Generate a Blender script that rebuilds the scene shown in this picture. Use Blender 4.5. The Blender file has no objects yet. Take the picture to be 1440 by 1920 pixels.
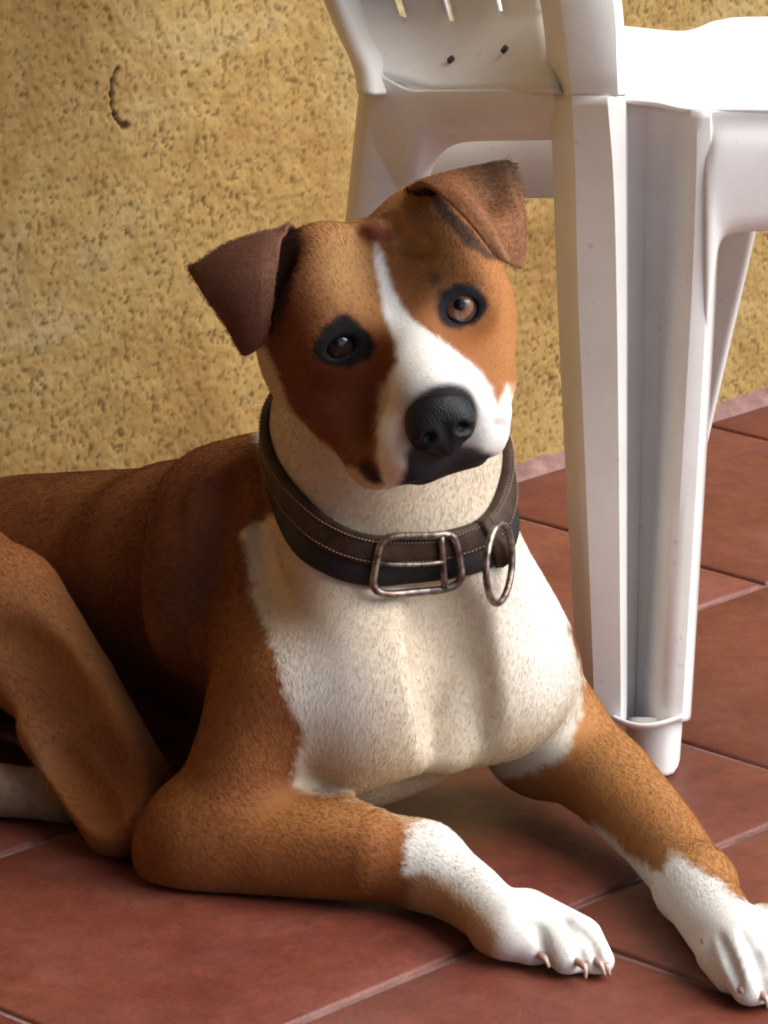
import bpy, bmesh, math, random
import numpy as np
from mathutils import Vector, Matrix
random.seed(7); rng = np.random.default_rng(7)
S = bpy.context.scene
COL = S.collection
R = math.radians

# ------------------------------------------------------------------ camera
TILE = 0.28
FPX, PITCH, ROLL, HT = 8241.1, 0.29541, 0.012308, 3.21819      # focal length in photo pixels, tilt, roll, height in tiles
GTH, GU, GV, GY = -0.742635, -1.053347, 0.702821, 9.098443      # the tile grid on the floor
CH = HT * TILE
cp, sp = math.cos(PITCH), math.sin(PITCH)
rgt0, up0, fwd = np.array([1., 0, 0]), np.array([0, sp, cp]), np.array([0, cp, -sp])
cr, sr = math.cos(ROLL), math.sin(ROLL)
RGT = cr * rgt0 + sr * up0
UP = -sr * rgt0 + cr * up0
BACK = -fwd
def ray(px, py):
    return RGT * (px - 720) + UP * (960 - py) + fwd * FPX
_d = ray(720, 1660); Y0 = _d[1] * CH / (-_d[2])
CAM = np.array([0, -Y0, CH])
def P(px, py, ymm=0.0):
    """point of the line of sight through a photo pixel that stands at world y (millimetres)"""
    d = ray(px, py); t = (ymm / 1000 - CAM[1]) / d[1]
    return CAM + d * t
def F(px, py, z=0.0):
    d = ray(px, py); t = (z - CAM[2]) / d[2]
    return CAM + d * t
def proj(pts):
    q = np.asarray(pts) - CAM
    w = q @ fwd
    return 720 + FPX * (q @ RGT) / w, 960 - FPX * (q @ UP) / w
cam = bpy.data.objects.new('camera', bpy.data.cameras.new('camera'))
COL.objects.link(cam)
cam.matrix_world = Matrix([[RGT[i], UP[i], BACK[i], CAM[i]] for i in range(3)] + [[0, 0, 0, 1]])
cam.data.sensor_fit = 'HORIZONTAL'; cam.data.sensor_width = 36
cam.data.lens = 36 * FPX / 1440
cam.data.clip_start = 0.1; cam.data.clip_end = 500
S.camera = cam

# ------------------------------------------------------------------ light
SUN_EL, SUN_AZ = R(43), R(103)      # azimuth measured from +Y towards +X
world = bpy.data.worlds.new('World'); S.world = world; world.use_nodes = True
wn = world.node_tree; bg = wn.nodes['Background']
sky = wn.nodes.new('ShaderNodeTexSky'); sky.sky_type = 'NISHITA'; sky.sun_disc = False
sky.sun_elevation = SUN_EL; sky.sun_rotation = SUN_AZ
wn.links.new(sky.outputs[0], bg.inputs[0]); bg.inputs[1].default_value = 0.145
sun = bpy.data.objects.new('sun', bpy.data.lights.new('sun', 'SUN')); COL.objects.link(sun)
sun.data.energy = 4.0; sun.data.angle = R(58); sun.data.color = (1.0, 0.95, 0.87)
sd = Vector((math.sin(SUN_AZ) * math.cos(SUN_EL), math.cos(SUN_AZ) * math.cos(SUN_EL), math.sin(SUN_EL)))
sun.rotation_euler = sd.to_track_quat('Z', 'Y').to_euler()
S.view_settings.view_transform = 'Standard'; S.view_settings.look = 'None'
S.view_settings.gamma = 1; S.view_settings.use_curve_mapping = False
S.view_settings.exposure = 0.56
S.cycles.filter_width = 2.0; S.cycles.max_bounces = 8; S.cycles.diffuse_bounces = 4

# ------------------------------------------------------------------ helpers
def sm(a, b, x):
    t = np.clip((x - a) / (b - a), 0, 1); return t * t * (3 - 2 * t)
def hash3(i, j, k, s=0):
    n = (i * 374761393 + j * 668265263 + k * 2147483647 + s * 974634777) & 0xFFFFFFFF
    n = ((n ^ (n >> 13)) * 1274126177) & 0xFFFFFFFF
    n = (n ^ (n >> 16)) & 0xFFFFFF
    return n.astype(np.float32) / 0xFFFFFF
def vnoise(p, s=0):
    """value noise in [0,1] on an (n,3) array"""
    p = np.asarray(p, dtype=np.float64); f = np.floor(p); i = f.astype(np.int64); t = (p - f); t = t * t * (3 - 2 * t)
    out = 0
    for dx in (0, 1):
        for dy in (0, 1):
            for dz in (0, 1):
                w = (t[:, 0] if dx else 1 - t[:, 0]) * (t[:, 1] if dy else 1 - t[:, 1]) * (t[:, 2] if dz else 1 - t[:, 2])
                out = out + w * hash3(i[:, 0] + dx, i[:, 1] + dy, i[:, 2] + dz, s)
    return out
def fbm(p, s=0, o=3):
    a, t, q = 0, 0, np.asarray(p, dtype=np.float64)
    for k in range(o):
        a = a + vnoise(q * 2 ** k, s + k) * 0.5 ** k; t += 0.5 ** k
    return a / t
def tagit(o, label=None, cat=None, group=None, kind=None):
    if label: o['label'] = label
    if cat: o['category'] = cat
    if group: o['group'] = group
    if kind: o['kind'] = kind
    return o
def link(name, me, mat=None, parent=None):
    o = bpy.data.objects.new(name, me); COL.objects.link(o)
    if mat is not None:
        if not me.materials: me.materials.append(mat)
    if parent is not None: o.parent = parent
    return o
def mesh(name, verts, faces, mat=None, parent=None, smooth=True):
    me = bpy.data.meshes.new(name)
    verts = np.asarray(verts, dtype=np.float32)
    if isinstance(faces, np.ndarray):
        nf, k = faces.shape
        me.vertices.add(len(verts)); me.vertices.foreach_set('co', verts.ravel())
        me.loops.add(nf * k); me.loops.foreach_set('vertex_index', faces.astype(np.int32).ravel())
        me.polygons.add(nf); me.polygons.foreach_set('loop_start', np.arange(0, nf * k, k, dtype=np.int32))
        me.update(calc_edges=True)
    else:
        me.from_pydata([tuple(map(float, v)) for v in verts], [], faces)
    if smooth: me.polygons.foreach_set('use_smooth', [True] * len(me.polygons))
    me.validate(); me.update()
    return link(name, me, mat, parent)
def mod_solid(o, t, off=0.0, bevel=0.0, sub=0):
    if t:
        m = o.modifiers.new('solid', 'SOLIDIFY'); m.thickness = t; m.offset = off; m.use_even_offset = False
    if bevel:
        b = o.modifiers.new('bevel', 'BEVEL'); b.width = bevel; b.segments = 2; b.limit_method = 'ANGLE'; b.angle_limit = R(50)
    if sub:
        s = o.modifiers.new('sub', 'SUBSURF'); s.levels = sub; s.render_levels = sub
    return o
def grid_faces(n, m, closed=False):
    """quads for an n x m grid of vertices (n rows)"""
    f = []
    for i in range(n - 1):
        for j in range(m if closed else m - 1):
            k = (j + 1) % m
            f.append((i * m + j, i * m + k, (i + 1) * m + k, (i + 1) * m + j))
    return f
def crom(pts, n):
    """Catmull-Rom through pts, n samples"""
    p = np.asarray(pts, float); p = np.vstack([2 * p[0] - p[1], p, 2 * p[-1] - p[-2]])
    t = np.linspace(0, len(p) - 3 - 1e-9, n); i = t.astype(int); f = (t - i)[:, None]
    a, b, c, d = p[i], p[i + 1], p[i + 2], p[i + 3]
    return .5 * (2 * b + (c - a) * f + (2 * a - 5 * b + 4 * c - d) * f ** 2 + (3 * b - a - 3 * c + d) * f ** 3)
def tube(pts, rad, seg=10, closed=False, cap=True):
    p = np.asarray(pts, float); n = len(p); rad = np.broadcast_to(rad, (n,))
    tan = np.gradient(p, axis=0) if not closed else np.roll(p, -1, 0) - np.roll(p, 1, 0)
    tan /= np.linalg.norm(tan, axis=1)[:, None]
    ref = np.array([0.13, 0.31, 1.0]); V = []
    nrm = np.cross(tan[0], ref); nrm /= np.linalg.norm(nrm)
    for i in range(n):
        nrm = nrm - tan[i] * (nrm @ tan[i]); nrm /= np.linalg.norm(nrm); b = np.cross(tan[i], nrm)
        for k in range(seg):
            a = 2 * math.pi * k / seg; V.append(p[i] + rad[i] * (math.cos(a) * nrm + math.sin(a) * b))
    f = grid_faces(n, seg, True)
    if closed: f += [((n - 1) * seg + k, (n - 1) * seg + (k + 1) % seg, (k + 1) % seg, k) for k in range(seg)]
    elif cap: f += [tuple(range(seg))[::-1], tuple((n - 1) * seg + k for k in range(seg))]
    return V, f

# ---- node helpers
def new_mat(name):
    m = bpy.data.materials.new(name); m.use_nodes = True
    return m, m.node_tree, m.node_tree.nodes['Principled BSDF']
def nz(nt, scale, detail=4, rough=.55, vec=None, dist=0):
    n = nt.nodes.new('ShaderNodeTexNoise'); n.inputs['Scale'].default_value = scale
    n.inputs['Detail'].default_value = detail; n.inputs['Roughness'].default_value = rough; n.inputs['Distortion'].default_value = dist
    if vec is not None: nt.links.new(vec, n.inputs['Vector'])
    return n.outputs['Fac']
def ramp(nt, fac, stops):
    r = nt.nodes.new('ShaderNodeValToRGB'); e = r.color_ramp.elements
    while len(e) > 1: e.remove(e[-1])
    e[0].position, e[0].color = stops[0][0], (*stops[0][1], 1)
    for p, c in stops[1:]:
        x = e.new(p); x.color = (*c, 1)
    nt.links.new(fac, r.inputs[0]); return r.outputs[0]
def mixc(nt, fac, a, b, mode='MIX'):
    m = nt.nodes.new('ShaderNodeMix'); m.data_type = 'RGBA'; m.blend_type = mode
    for s, v in ((m.inputs[0], fac), (m.inputs[6], a), (m.inputs[7], b)):
        if isinstance(v, (int, float)): s.default_value = v
        elif isinstance(v, tuple): s.default_value = (*v, 1)
        else: nt.links.new(v, s)
    return m.outputs[2]
def bump(nt, bs, h, strength=.3, dist=.001):
    b = nt.nodes.new('ShaderNodeBump'); b.inputs['Strength'].default_value = strength; b.inputs['Distance'].default_value = dist
    nt.links.new(h, b.inputs['Height']); nt.links.new(b.outputs[0], bs.inputs['Normal'])
def objco(nt):
    return nt.nodes.new('ShaderNodeTexCoord').outputs['Object']
def attr(nt, name):
    a = nt.nodes.new('ShaderNodeAttribute'); a.attribute_name = name; return a.outputs['Color']

# ------------------------------------------------------------------ signed-distance sculpting
class Field:
    """a distance field on a regular grid; parts are blended in and meshed as ONE skin"""
    def __init__(s, lo, hi, h):
        s.lo = np.array(lo, float); s.h = h
        s.n = np.ceil((np.array(hi) - s.lo) / h).astype(int) + 1
        s.ax = [(s.lo[i] + h * np.arange(s.n[i])).astype(np.float32) for i in range(3)]
        s.d = np.full(tuple(s.n), 0.06, np.float32)
    def box(s, lo, hi):
        a = np.clip(np.floor((np.array(lo) - s.lo) / s.h).astype(int), 0, s.n); b = np.clip(np.ceil((np.array(hi) - s.lo) / s.h).astype(int) + 1, 0, s.n)
        return tuple(slice(a[i], b[i]) for i in range(3))
    def apply(s, fn, lo, hi, k, op='u'):
        pad = max(k, .004) + .03
        sl = s.box(np.array(lo) - pad, np.array(hi) + pad)
        x, y, z = s.ax[0][sl[0]][:, None, None], s.ax[1][sl[1]][None, :, None], s.ax[2][sl[2]][None, None, :]
        if x.size * y.size * z.size == 0: return
        q = fn(x, y, z); d = s.d[sl]
        if op == 'u': s.d[sl] = smin(d, q, k)
        else: s.d[sl] = -smin(-d, q, k)
    def merge(s, o, k): s.d = smin(s.d, o.d, k)
    def sample(s, p):
        q = (np.asarray(p) - s.lo) / s.h; q = np.clip(q, 0, s.n - 1.001); i = q.astype(int); t = q - i; out = 0
        for dx in (0, 1):
            for dy in (0, 1):
                for dz in (0, 1):
                    w = (t[:, 0] if dx else 1 - t[:, 0]) * (t[:, 1] if dy else 1 - t[:, 1]) * (t[:, 2] if dz else 1 - t[:, 2])
                    out = out + w * s.d[i[:, 0] + dx, i[:, 1] + dy, i[:, 2] + dz]
        return out
    def grad(s, p, e=None):
        e = e or s.h; g = np.zeros_like(p)
        for i in range(3):
            o = np.zeros(3); o[i] = e; g[:, i] = s.sample(p + o) - s.sample(p - o)
        return g / np.maximum(np.linalg.norm(g, axis=1), 1e-9)[:, None]
    def mesh(s):
        D = s.d; I = D < 0; nx, ny, nz_ = D.shape
        c = [I[dx:nx - 1 + dx, dy:ny - 1 + dy, dz:nz_ - 1 + dz] for dx in (0, 1) for dy in (0, 1) for dz in (0, 1)]
        allv = c[0].copy(); anyv = c[0].copy()
        for a in c[1:]: allv &= a; anyv |= a
        act = anyv & ~allv; idx = np.argwhere(act); num = np.full(act.shape, -1, np.int32); num[act] = np.arange(len(idx))
        acc = np.zeros((len(idx), 3)); cnt = np.zeros(len(idx))
        corners = [(dx, dy, dz) for dx in (0, 1) for dy in (0, 1) for dz in (0, 1)]
        val = {cc: D[idx[:, 0] + cc[0], idx[:, 1] + cc[1], idx[:, 2] + cc[2]] for cc in corners}
        for a in corners:
            for ax in range(3):
                if a[ax] == 0:
                    b = list(a); b[ax] = 1; b = tuple(b); va, vb = val[a], val[b]; m = (va < 0) != (vb < 0)
                    t = np.where(m, va / np.where(m, va - vb, 1), 0)
                    pos = np.tile(np.array(a, float), (len(idx), 1)); pos[:, ax] = t
                    acc += pos * m[:, None]; cnt += m
        V = s.lo + (idx + acc / cnt[:, None]) * s.h
        Q = []
        for ax in range(3):
            o1, o2 = (ax + 1) % 3, (ax + 2) % 3
            a = [slice(None)] * 3; b = [slice(None)] * 3; a[ax] = slice(0, -1); b[ax] = slice(1, None)
            A, B = I[tuple(a)], I[tuple(b)]; e = np.argwhere(A != B)
            e = e[(e[:, o1] > 0) & (e[:, o2] > 0) & (e[:, o1] < s.n[o1] - 1) & (e[:, o2] < s.n[o2] - 1)]
            fl = A[e[:, 0], e[:, 1], e[:, 2]]
            def cell(d1, d2):
                k = e.copy(); k[:, o1] -= d1; k[:, o2] -= d2; return num[k[:, 0], k[:, 1], k[:, 2]]
            q = np.stack([cell(1, 1), cell(0, 1), cell(0, 0), cell(1, 0)], 1)
            q[~fl] = q[~fl][:, ::-1]; Q.append(q)
        return V, np.vstack(Q)
def smin(a, b, k):
    if k <= 0: return np.minimum(a, b)
    h = np.maximum(k - np.abs(a - b), 0) / k
    return np.minimum(a, b) - h * h * k * .25
def cone(fld, a, b, ra, rb, k=.012, op='u'):
    a, b = np.asarray(a, float), np.asarray(b, float); ab = b - a; L = float(ab @ ab); rm = max(ra, rb)
    def fn(x, y, z):
        px, py, pz = x - a[0], y - a[1], z - a[2]
        t = np.clip((px * ab[0] + py * ab[1] + pz * ab[2]) / L, 0, 1)
        return (np.sqrt((px - t * ab[0]) ** 2 + (py - t * ab[1]) ** 2 + (pz - t * ab[2]) ** 2) - (ra + (rb - ra) * t)).astype(np.float32)
    fld.apply(fn, np.minimum(a, b) - rm, np.maximum(a, b) + rm, k, op)
def rbox(fld, c, half, rd, M, k=.01, op='u'):
    c = np.asarray(c, float); half = np.asarray(half, float)
    def fn(x, y, z):
        px, py, pz = x - c[0], y - c[1], z - c[2]
        q = [np.abs(M[i][0] * px + M[i][1] * py + M[i][2] * pz) - (half[i] - rd) for i in range(3)]
        o = np.sqrt(sum(np.maximum(v, 0) ** 2 for v in q)); return (o + np.minimum(np.maximum(np.maximum(q[0], q[1]), q[2]), 0) - rd).astype(np.float32)
    m = np.linalg.norm(half); fld.apply(fn, c - m, c + m, k, op)
def chain(fld, pts, k=.012, op='u'):
    """pts: [(xyz, r), ...] tapered limb through joints"""
    P0 = [np.asarray(a, float) for a, r in pts]; rr = [r for a, r in pts]; rm = max(rr)
    def fn(x, y, z):
        best = None
        for a, b, ra, rb in zip(P0[:-1], P0[1:], rr[:-1], rr[1:]):
            ab = b - a; L = float(ab @ ab); px, py, pz = x - a[0], y - a[1], z - a[2]
            t = np.clip((px * ab[0] + py * ab[1] + pz * ab[2]) / L, 0, 1); t2 = t
            d = np.sqrt((px - t * ab[0]) ** 2 + (py - t * ab[1]) ** 2 + (pz - t * ab[2]) ** 2) - (ra + (rb - ra) * t2)
            best = d if best is None else np.minimum(best, d)
        return best.astype(np.float32)
    fld.apply(fn, np.min(P0, 0) - rm, np.max(P0, 0) + rm, k, op)
def ell(fld, c, rad, M=None, k=.012, op='u'):
    c = np.asarray(c, float); rad = np.asarray(rad, float); M = np.eye(3) if M is None else np.asarray(M, float)  # rows = axes
    def fn(x, y, z):
        px, py, pz = x - c[0], y - c[1], z - c[2]
        q = [M[i][0] * px + M[i][1] * py + M[i][2] * pz for i in range(3)]
        k0 = np.sqrt(sum((q[i] / rad[i]) ** 2 for i in range(3))); k1 = np.sqrt(sum((q[i] / rad[i] ** 2) ** 2 for i in range(3)))
        return (k0 * (k0 - 1) / np.maximum(k1, 1e-6)).astype(np.float32)
    m = rad.max(); fld.apply(fn, c - m, c + m, k, op)

U = 1 / 3000.0            # one photo pixel at the dog's distance, in metres
def B(px, py, ymm, r): return (P(px, py, ymm), r * U)
def BF(px, py, r, up=0.0): return (F(px, py, r * U + up), r * U)      # resting on the floor
CV = np.array([RGT, UP, BACK])   # viewing axes, used as orientation of ellipsoids

# ------------------------------------------------------------------ the setting: floor, tiles, wall
def G(u, v, z=0.0):
    """tile-grid coordinates (in tiles) -> world"""
    a, b = u - GU, v - GV; c, s_ = math.cos(GTH), math.sin(GTH)
    X, Y = c * a - s_ * b, s_ * a + c * b + GY
    return np.array([X * TILE, Y * TILE - Y0, z])
def W2G(p):
    X, Y = p[0] / TILE, (p[1] + Y0) / TILE - GY
    c, s_ = math.cos(GTH), math.sin(GTH)
    return c * X + s_ * Y + GU, -s_ * X + c * Y + GV
GU_, GV_ = G(1, 0) - G(0, 0), G(0, 1) - G(0, 0); gu, gv = GU_ / TILE, GV_ / TILE    # unit directions

m_mortar, nt, bs = new_mat('mortar')
oc = objco(nt); c = ramp(nt, nz(nt, 60, 5, .6, oc), [(.3, (.13, .062, .055)), (.7, (.25, .14, .125))])
nt.links.new(c, bs.inputs['Base Color']); bs.inputs['Roughness'].default_value = .9
bump(nt, bs, nz(nt, 300, 4, .6, oc), .6, .001)

m_tile, nt, bs = new_mat('terracotta')
oi = nt.nodes.new('ShaderNodeObjectInfo'); oc = objco(nt)
ad = nt.nodes.new('ShaderNodeVectorMath'); ad.operation = 'ADD'; nt.links.new(oc, ad.inputs[0]); 
cmb = nt.nodes.new('ShaderNodeCombineXYZ'); mu = nt.nodes.new('ShaderNodeMath'); mu.operation = 'MULTIPLY'; mu.inputs[1].default_value = 37
nt.links.new(oi.outputs['Random'], mu.inputs[0]); nt.links.new(mu.outputs[0], cmb.inputs[0]); nt.links.new(mu.outputs[0], cmb.inputs[1]); nt.links.new(cmb.outputs[0], ad.inputs[1])
v = ad.outputs[0]
c1 = ramp(nt, nz(nt, 9, 5, .6, v, .6), [(.28, (.115, .025, .018)), (.5, (.160, .040, .026)), (.72, (.19, .056, .034))])
c2 = ramp(nt, nz(nt, 70, 10, .8, v, .1), [(.30, (.5, .5, .5)), (.68, (1.2, 1.15, 1.12))])
c3 = mixc(nt, .8, c1, c2, 'MULTIPLY')
c4 = ramp(nt, oi.outputs['Random'], [(0, (.85, .80, .82)), (.5, (1, 1, 1)), (1, (1.12, 1.1, .95))])
c5 = mixc(nt, 1.0, c3, c4, 'MULTIPLY')
blot = ramp(nt, nz(nt, 5, 3, .5, v), [(.55, (0, 0, 0)), (.75, (1, 1, 1))])
c6 = mixc(nt, blot, c5, mixc(nt, .25, c5, (.42, .22, .2)))
nt.links.new(c6, bs.inputs['Base Color'])
rr = ramp(nt, nz(nt, 14, 4, .6, v), [(.3, (.30, .30, .30)), (.7, (.55, .55, .55))]); nt.links.new(rr, bs.inputs['Roughness'])
bs.inputs['Specular IOR Level'].default_value = .5
hb = mixc(nt, .45, nz(nt, 7, 3, .5, v), nz(nt, 220, 6, .75, v)); bump(nt, bs, hb, .45, .004)

# mortar bed
V = [G(-2.035, -40, -.0022), G(40, -40, -.0022), G(40, 40, -.0022), G(-2.035, 40, -.0022)]
V += [p - np.array([0, 0, .1]) for p in V]
floor = mesh('floor', V, [(0, 1, 2, 3), (7, 6, 5, 4), (0, 4, 5, 1), (1, 5, 6, 2), (2, 6, 7, 3), (3, 7, 4, 0)], m_mortar, smooth=False)
if G(0, 0, 0)[0] or True:
    n = floor.data.polygons[0].normal
    if n.z < 0: floor.data.flip_normals()
tagit(floor, kind='structure')

def tile_mesh(seed):
    r = random.Random(seed); n = 9; h = TILE / 2 - .0027; V, Fc = [], []
    xs = [-h, -h + .0022] + [(-h + .0022) + (2 * h - .0044) * i / (n - 1) for i in range(1, n - 1)] + [h - .0022, h]
    for i, x in enumerate(xs):
        for j, y in enumerate(xs):
            e = (i in (0, len(xs) - 1)) + (j in (0, len(xs) - 1))
            z = (-.0010 if e else 0) + (r.random() - .5) * .0005
            V.append((x + (r.random() - .5) * .0005, y + (r.random() - .5) * .0005, z))
    m = len(xs)
    Fc = grid_faces(m, m)
    ring = [i for i in range(m)] + [i * m + m - 1 for i in range(1, m)] + [(m - 1) * m + j for j in range(m - 2, -1, -1)] + [i * m for i in range(m - 2, 0, -1)]
    b0 = len(V)
    for k in ring: V.append((V[k][0], V[k][1], -.006))
    for a in range(len(ring)):
        b = (a + 1) % len(ring); Fc.append((ring[a], b0 + a, b0 + b, ring[b]))
    me = bpy.data.meshes.new('tile'); me.from_pydata(V, [], Fc); 
    bm = bmesh.new(); bm.from_mesh(me); bmesh.ops.recalc_face_normals(bm, faces=bm.faces); bm.to_mesh(me); bm.free()
    if me.polygons[0].normal.z < 0: me.flip_normals()
    me.polygons.foreach_set('use_smooth', [True] * len(me.polygons)); me.materials.append(m_tile); return me
tmeshes = [tile_mesh(i) for i in range(6)]
rt = random.Random(3)
for iu in range(-2, 14):
    for iv in range(-9, 8):
        o = bpy.data.objects.new('tile', tmeshes[rt.randrange(6)]); COL.objects.link(o)
        c = G(iu + .5, iv + .5, rt.uniform(-.0004, .0006))
        o.matrix_world = Matrix.Translation(c) @ Matrix.Rotation(GTH + rt.choice((0, 1, 2, 3)) * math.pi / 2 + rt.uniform(-.003, .003), 4, 'Z') @ Matrix.Rotation(rt.uniform(-.0018, .0018), 4, 'X')
        mw = o.matrix_world.copy(); o.parent = floor; o.matrix_world = mw

# rough render on the wall: real relief with pits
m_wall, nt, bs = new_mat('stucco')
oc = objco(nt)
c1 = ramp(nt, nz(nt, 4.2, 5, .6, oc, .6), [(.32, (.185, .098, .030)), (.45, (.28, .170, .054)), (.56, (.32, .215, .078)), (.70, (.33, .26, .14))])
c2 = ramp(nt, nz(nt, 60, 5, .7, oc), [(.3, (.80, .78, .72)), (.7, (1.1, 1.1, 1.12))])
c3 = mixc(nt, 1.0, c1, c2, 'MULTIPLY')
pit = nt.nodes.new('ShaderNodeAttribute'); pit.attribute_name = 'pit'
c4 = mixc(nt, pit.outputs['Fac'], c3, (.07, .036, .014)); nt.links.new(c4, bs.inputs['Base Color'])
bs.inputs['Roughness'].default_value = .92; bs.inputs['Specular IOR Level'].default_value = .25
bump(nt, bs, nz(nt, 380, 5, .7, oc), .5, .0012)

WU = -2.035
def wall_patch(v0, v1, z0, z1, st, relief):
    nv, nz2 = int((v1 - v0) * TILE / st) + 1, int((z1 - z0) / st) + 1
    vv = np.linspace(v0, v1, nv); zz = np.linspace(z0, z1, nz2)
    A, Bz = np.meshgrid(vv, zz, indexing='ij')
    base = G(WU, 0)[None, :]; P3 = base + (A.ravel()[:, None]) * GV_[None, :]; P3[:, 2] = Bz.ravel()
    a = A.ravel() * TILE; b = Bz.ravel(); q = np.stack([a, b, a * 0], 1)
    # warped coordinates so the marks look dragged by the float
    wq = q * 370 + np.stack([fbm(q * 90, 11, 2), fbm(q * 90 + 31, 12, 2), a * 0], 1) * 1.6
    n1 = fbm(wq * np.array([1.05, .88, 1]), 1, 3)
    dens = fbm(q * 9, 5, 3)
    thr = .325 + (dens - .5) * .20
    pitv = 1 - sm(thr - .065, thr + .055, n1)
    n2 = fbm(q * 260, 21, 3); n3 = fbm(q * 24, 31, 3); n4 = fbm(q * 90, 41, 3)
    disp = -.0009 * pitv + .0016 * (n2 - .5) + .004 * (n3 - .5) + .0009 * (n4 - .5)
    # an old curved score in the render, with a chip at its foot
    sx, sy = proj(P3)
    pts = crom(np.array([(222, 128), (212, 150), (209, 180), (212, 205), (222, 228), (236, 238)]), 60)
    near = (sx > 150) & (sx < 300) & (sy > 90) & (sy < 280)
    d = np.full(len(sx), 1e3)
    if near.any():
        dd = np.hypot(sx[near][:, None] - pts[None, :, 0], sy[near][:, None] - pts[None, :, 1]); k = dd.argmin(1)
        wdt = 2.0 + 1.6 * np.abs(np.sin(k * .35)); d[near] = dd[np.arange(len(k)), k] / wdt
        blob = np.hypot((sx[near] - 234) / 9, (sy[near] - 236) / 8); d[near] = np.minimum(d[near], blob)
    crack = 1 - sm(.7, 1.3, d); disp = disp - .003 * crack
    pc = np.clip(np.maximum(pitv * .56 * (.6 + .8 * vnoise(q * 40, 77)), crack), 0, 1)
    P3 = P3 + disp[:, None] * gu[None, :] * (1 if relief else 0)
    return P3, nv, nz2, pc
def quadgrid(n, m):
    i, j = np.meshgrid(np.arange(n - 1), np.arange(m - 1), indexing='ij'); a = (i * m + j).ravel()
    return np.stack([a, a + m, a + m + 1, a + 1], 1)
def add_float(me, name, val):
    at = me.attributes.new(name, 'FLOAT', 'POINT'); at.data.foreach_set('value', np.asarray(val, np.float32))
vl = W2G(G(WU, 0)); 
uL, vL = W2G(F(-140, 1260)); uR, vR = W2G(F(1560, 720))
# find the v range of the wall that the picture can see
def wall_v(px, z):
    d = ray(px, 960); n = gu; t = ((G(WU, 0) - CAM) @ n) / (d @ n); return W2G(CAM + d * t)[1]
va, vb = sorted((wall_v(-160, 0), wall_v(1600, 0)))
P3, nv, nh, pc = wall_patch(va, vb, -.003, .62, .00135, True)
wall = mesh('wall', P3, quadgrid(nv, nh), m_wall)
if wall.data.polygons[0].normal @ Vector(gu) < 0: wall.data.flip_normals()
add_float(wall.data, 'pit', pc)
tagit(wall, 'rough ochre stucco wall pitted all over, rising behind the dog and chair', 'wall')
# the rest of the wall, out of the frame: plain block around the finely built stretch
def gbox(name, u0, u1, v0, v1, z0, z1, mat, parent=None):
    V = [G(u, v, z) for z in (z0, z1) for u, v in ((u0, v0), (u1, v0), (u1, v1), (u0, v1))]
    o = mesh(name, V, [(0, 3, 2, 1), (4, 5, 6, 7), (0, 1, 5, 4), (1, 2, 6, 5), (2, 3, 7, 6), (3, 0, 4, 7)], mat, parent, smooth=False)
    return o
t0 = WU - .006
def near_section(v0, v1, z0, z1, st):
    P_, a_, b_, c_ = wall_patch(v0, v1, z0, z1, st, True)
    o = mesh('wall_section', P_, quadgrid(a_, b_), m_wall, wall); add_float(o.data, 'pit', c_)
    if o.data.polygons[0].normal @ Vector(gu) < 0: o.data.flip_normals()
near_section(va - 3, va, -.003, 1.3, .0036); near_section(vb, vb + 3, -.003, 1.3, .0036); near_section(va, vb, .62, 1.3, .003)
gbox('wall_section', t0 - .7, WU, -14, va - 3, -.05, 2.6, m_wall, wall)
gbox('wall_section', t0 - .7, WU, vb + 3, 12, -.05, 2.6, m_wall, wall)
gbox('wall_section', t0 - .7, WU, va - 3, vb + 3, 1.2985, 2.6, m_wall, wall)
gbox('wall_section', t0 - .7, WU - .03, va - 3, vb + 3, .6, 1.2985, m_wall, wall)
gbox('wall_section', t0 - .7, WU - .03, va - 3, va, -.05, .6, m_wall, wall)
gbox('wall_section', t0 - .7, WU - .03, vb, vb + 3, -.05, .6, m_wall, wall)
gbox('wall_section', t0 - .7, WU - .03, va, vb, -.05, .6, m_wall, wall)
# mortar fillet at the foot of the wall
nf = 640; V, = [[]]
for i in range(nf):
    v_ = va - 3 + (vb - va + 6) * i / (nf - 1); j = .006 * (rng.random() - .5)
    V += [G(WU - .02, v_, .010 + j * .4), G(WU + .012, v_, .0075 + j * .5), G(WU + .040, v_, .0030), G(WU + .055 + j, v_, -.0035)]
fil = mesh('joint_fillet', V, grid_faces(nf, 4), m_mortar); fil.parent = floor
if fil.data.polygons[0].normal.z < 0: fil.data.flip_normals()

# ------------------------------------------------------------------ the dog
HSTEP = .0018
LO, HI = (-.46, -.285, -.004), (.275, .56, .40)
torso, legR, legL, hind, head = (Field(LO, HI, HSTEP) for _ in range(5))
# trunk: (px, py, depth mm, radius px)
chain(torso, [B(770, 1230, 75, 185), B(640, 1190, 130, 225), B(380, 1130, 230, 245), B(60, 1130, 350, 240), B(-200, 1150, 440, 225), B(-330, 1190, 470, 190)], .02)
chain(torso, [B(-440, 1150, 480, 62), B(-560, 1230, 440, 44), BF(-600, 1330, 32), BF(-560, 1420, 26), BF(-470, 1450, 18)], .02)
chain(torso, [B(770, 1150, 110, 215), B(730, 960, 80, 194), B(722, 800, 75, 190)], .03)          # neck
chain(torso, [B(620, 955, 130, 150), B(470, 1000, 165, 150), B(330, 1050, 210, 155)], .03)        # withers
chain(torso, [B(450, 960, 150, 66), B(466, 1120, 106, 80), B(520, 1290, 44, 98)], .05)          # shoulder blade
ell(torso, P(690, 1290, 20), (140 * U, 160 * U, 105 * U), CV, .02)                                # breast muscles
ell(torso, P(938, 1265, 55), (118 * U, 140 * U, 100 * U), CV, .02)
ell(torso, P(815, 1290, 42), (125 * U, 115 * U, 92 * U), CV, .03); ell(torso, P(875, 1190, 48), (105 * U, 140 * U, 80 * U), CV, .03)
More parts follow.
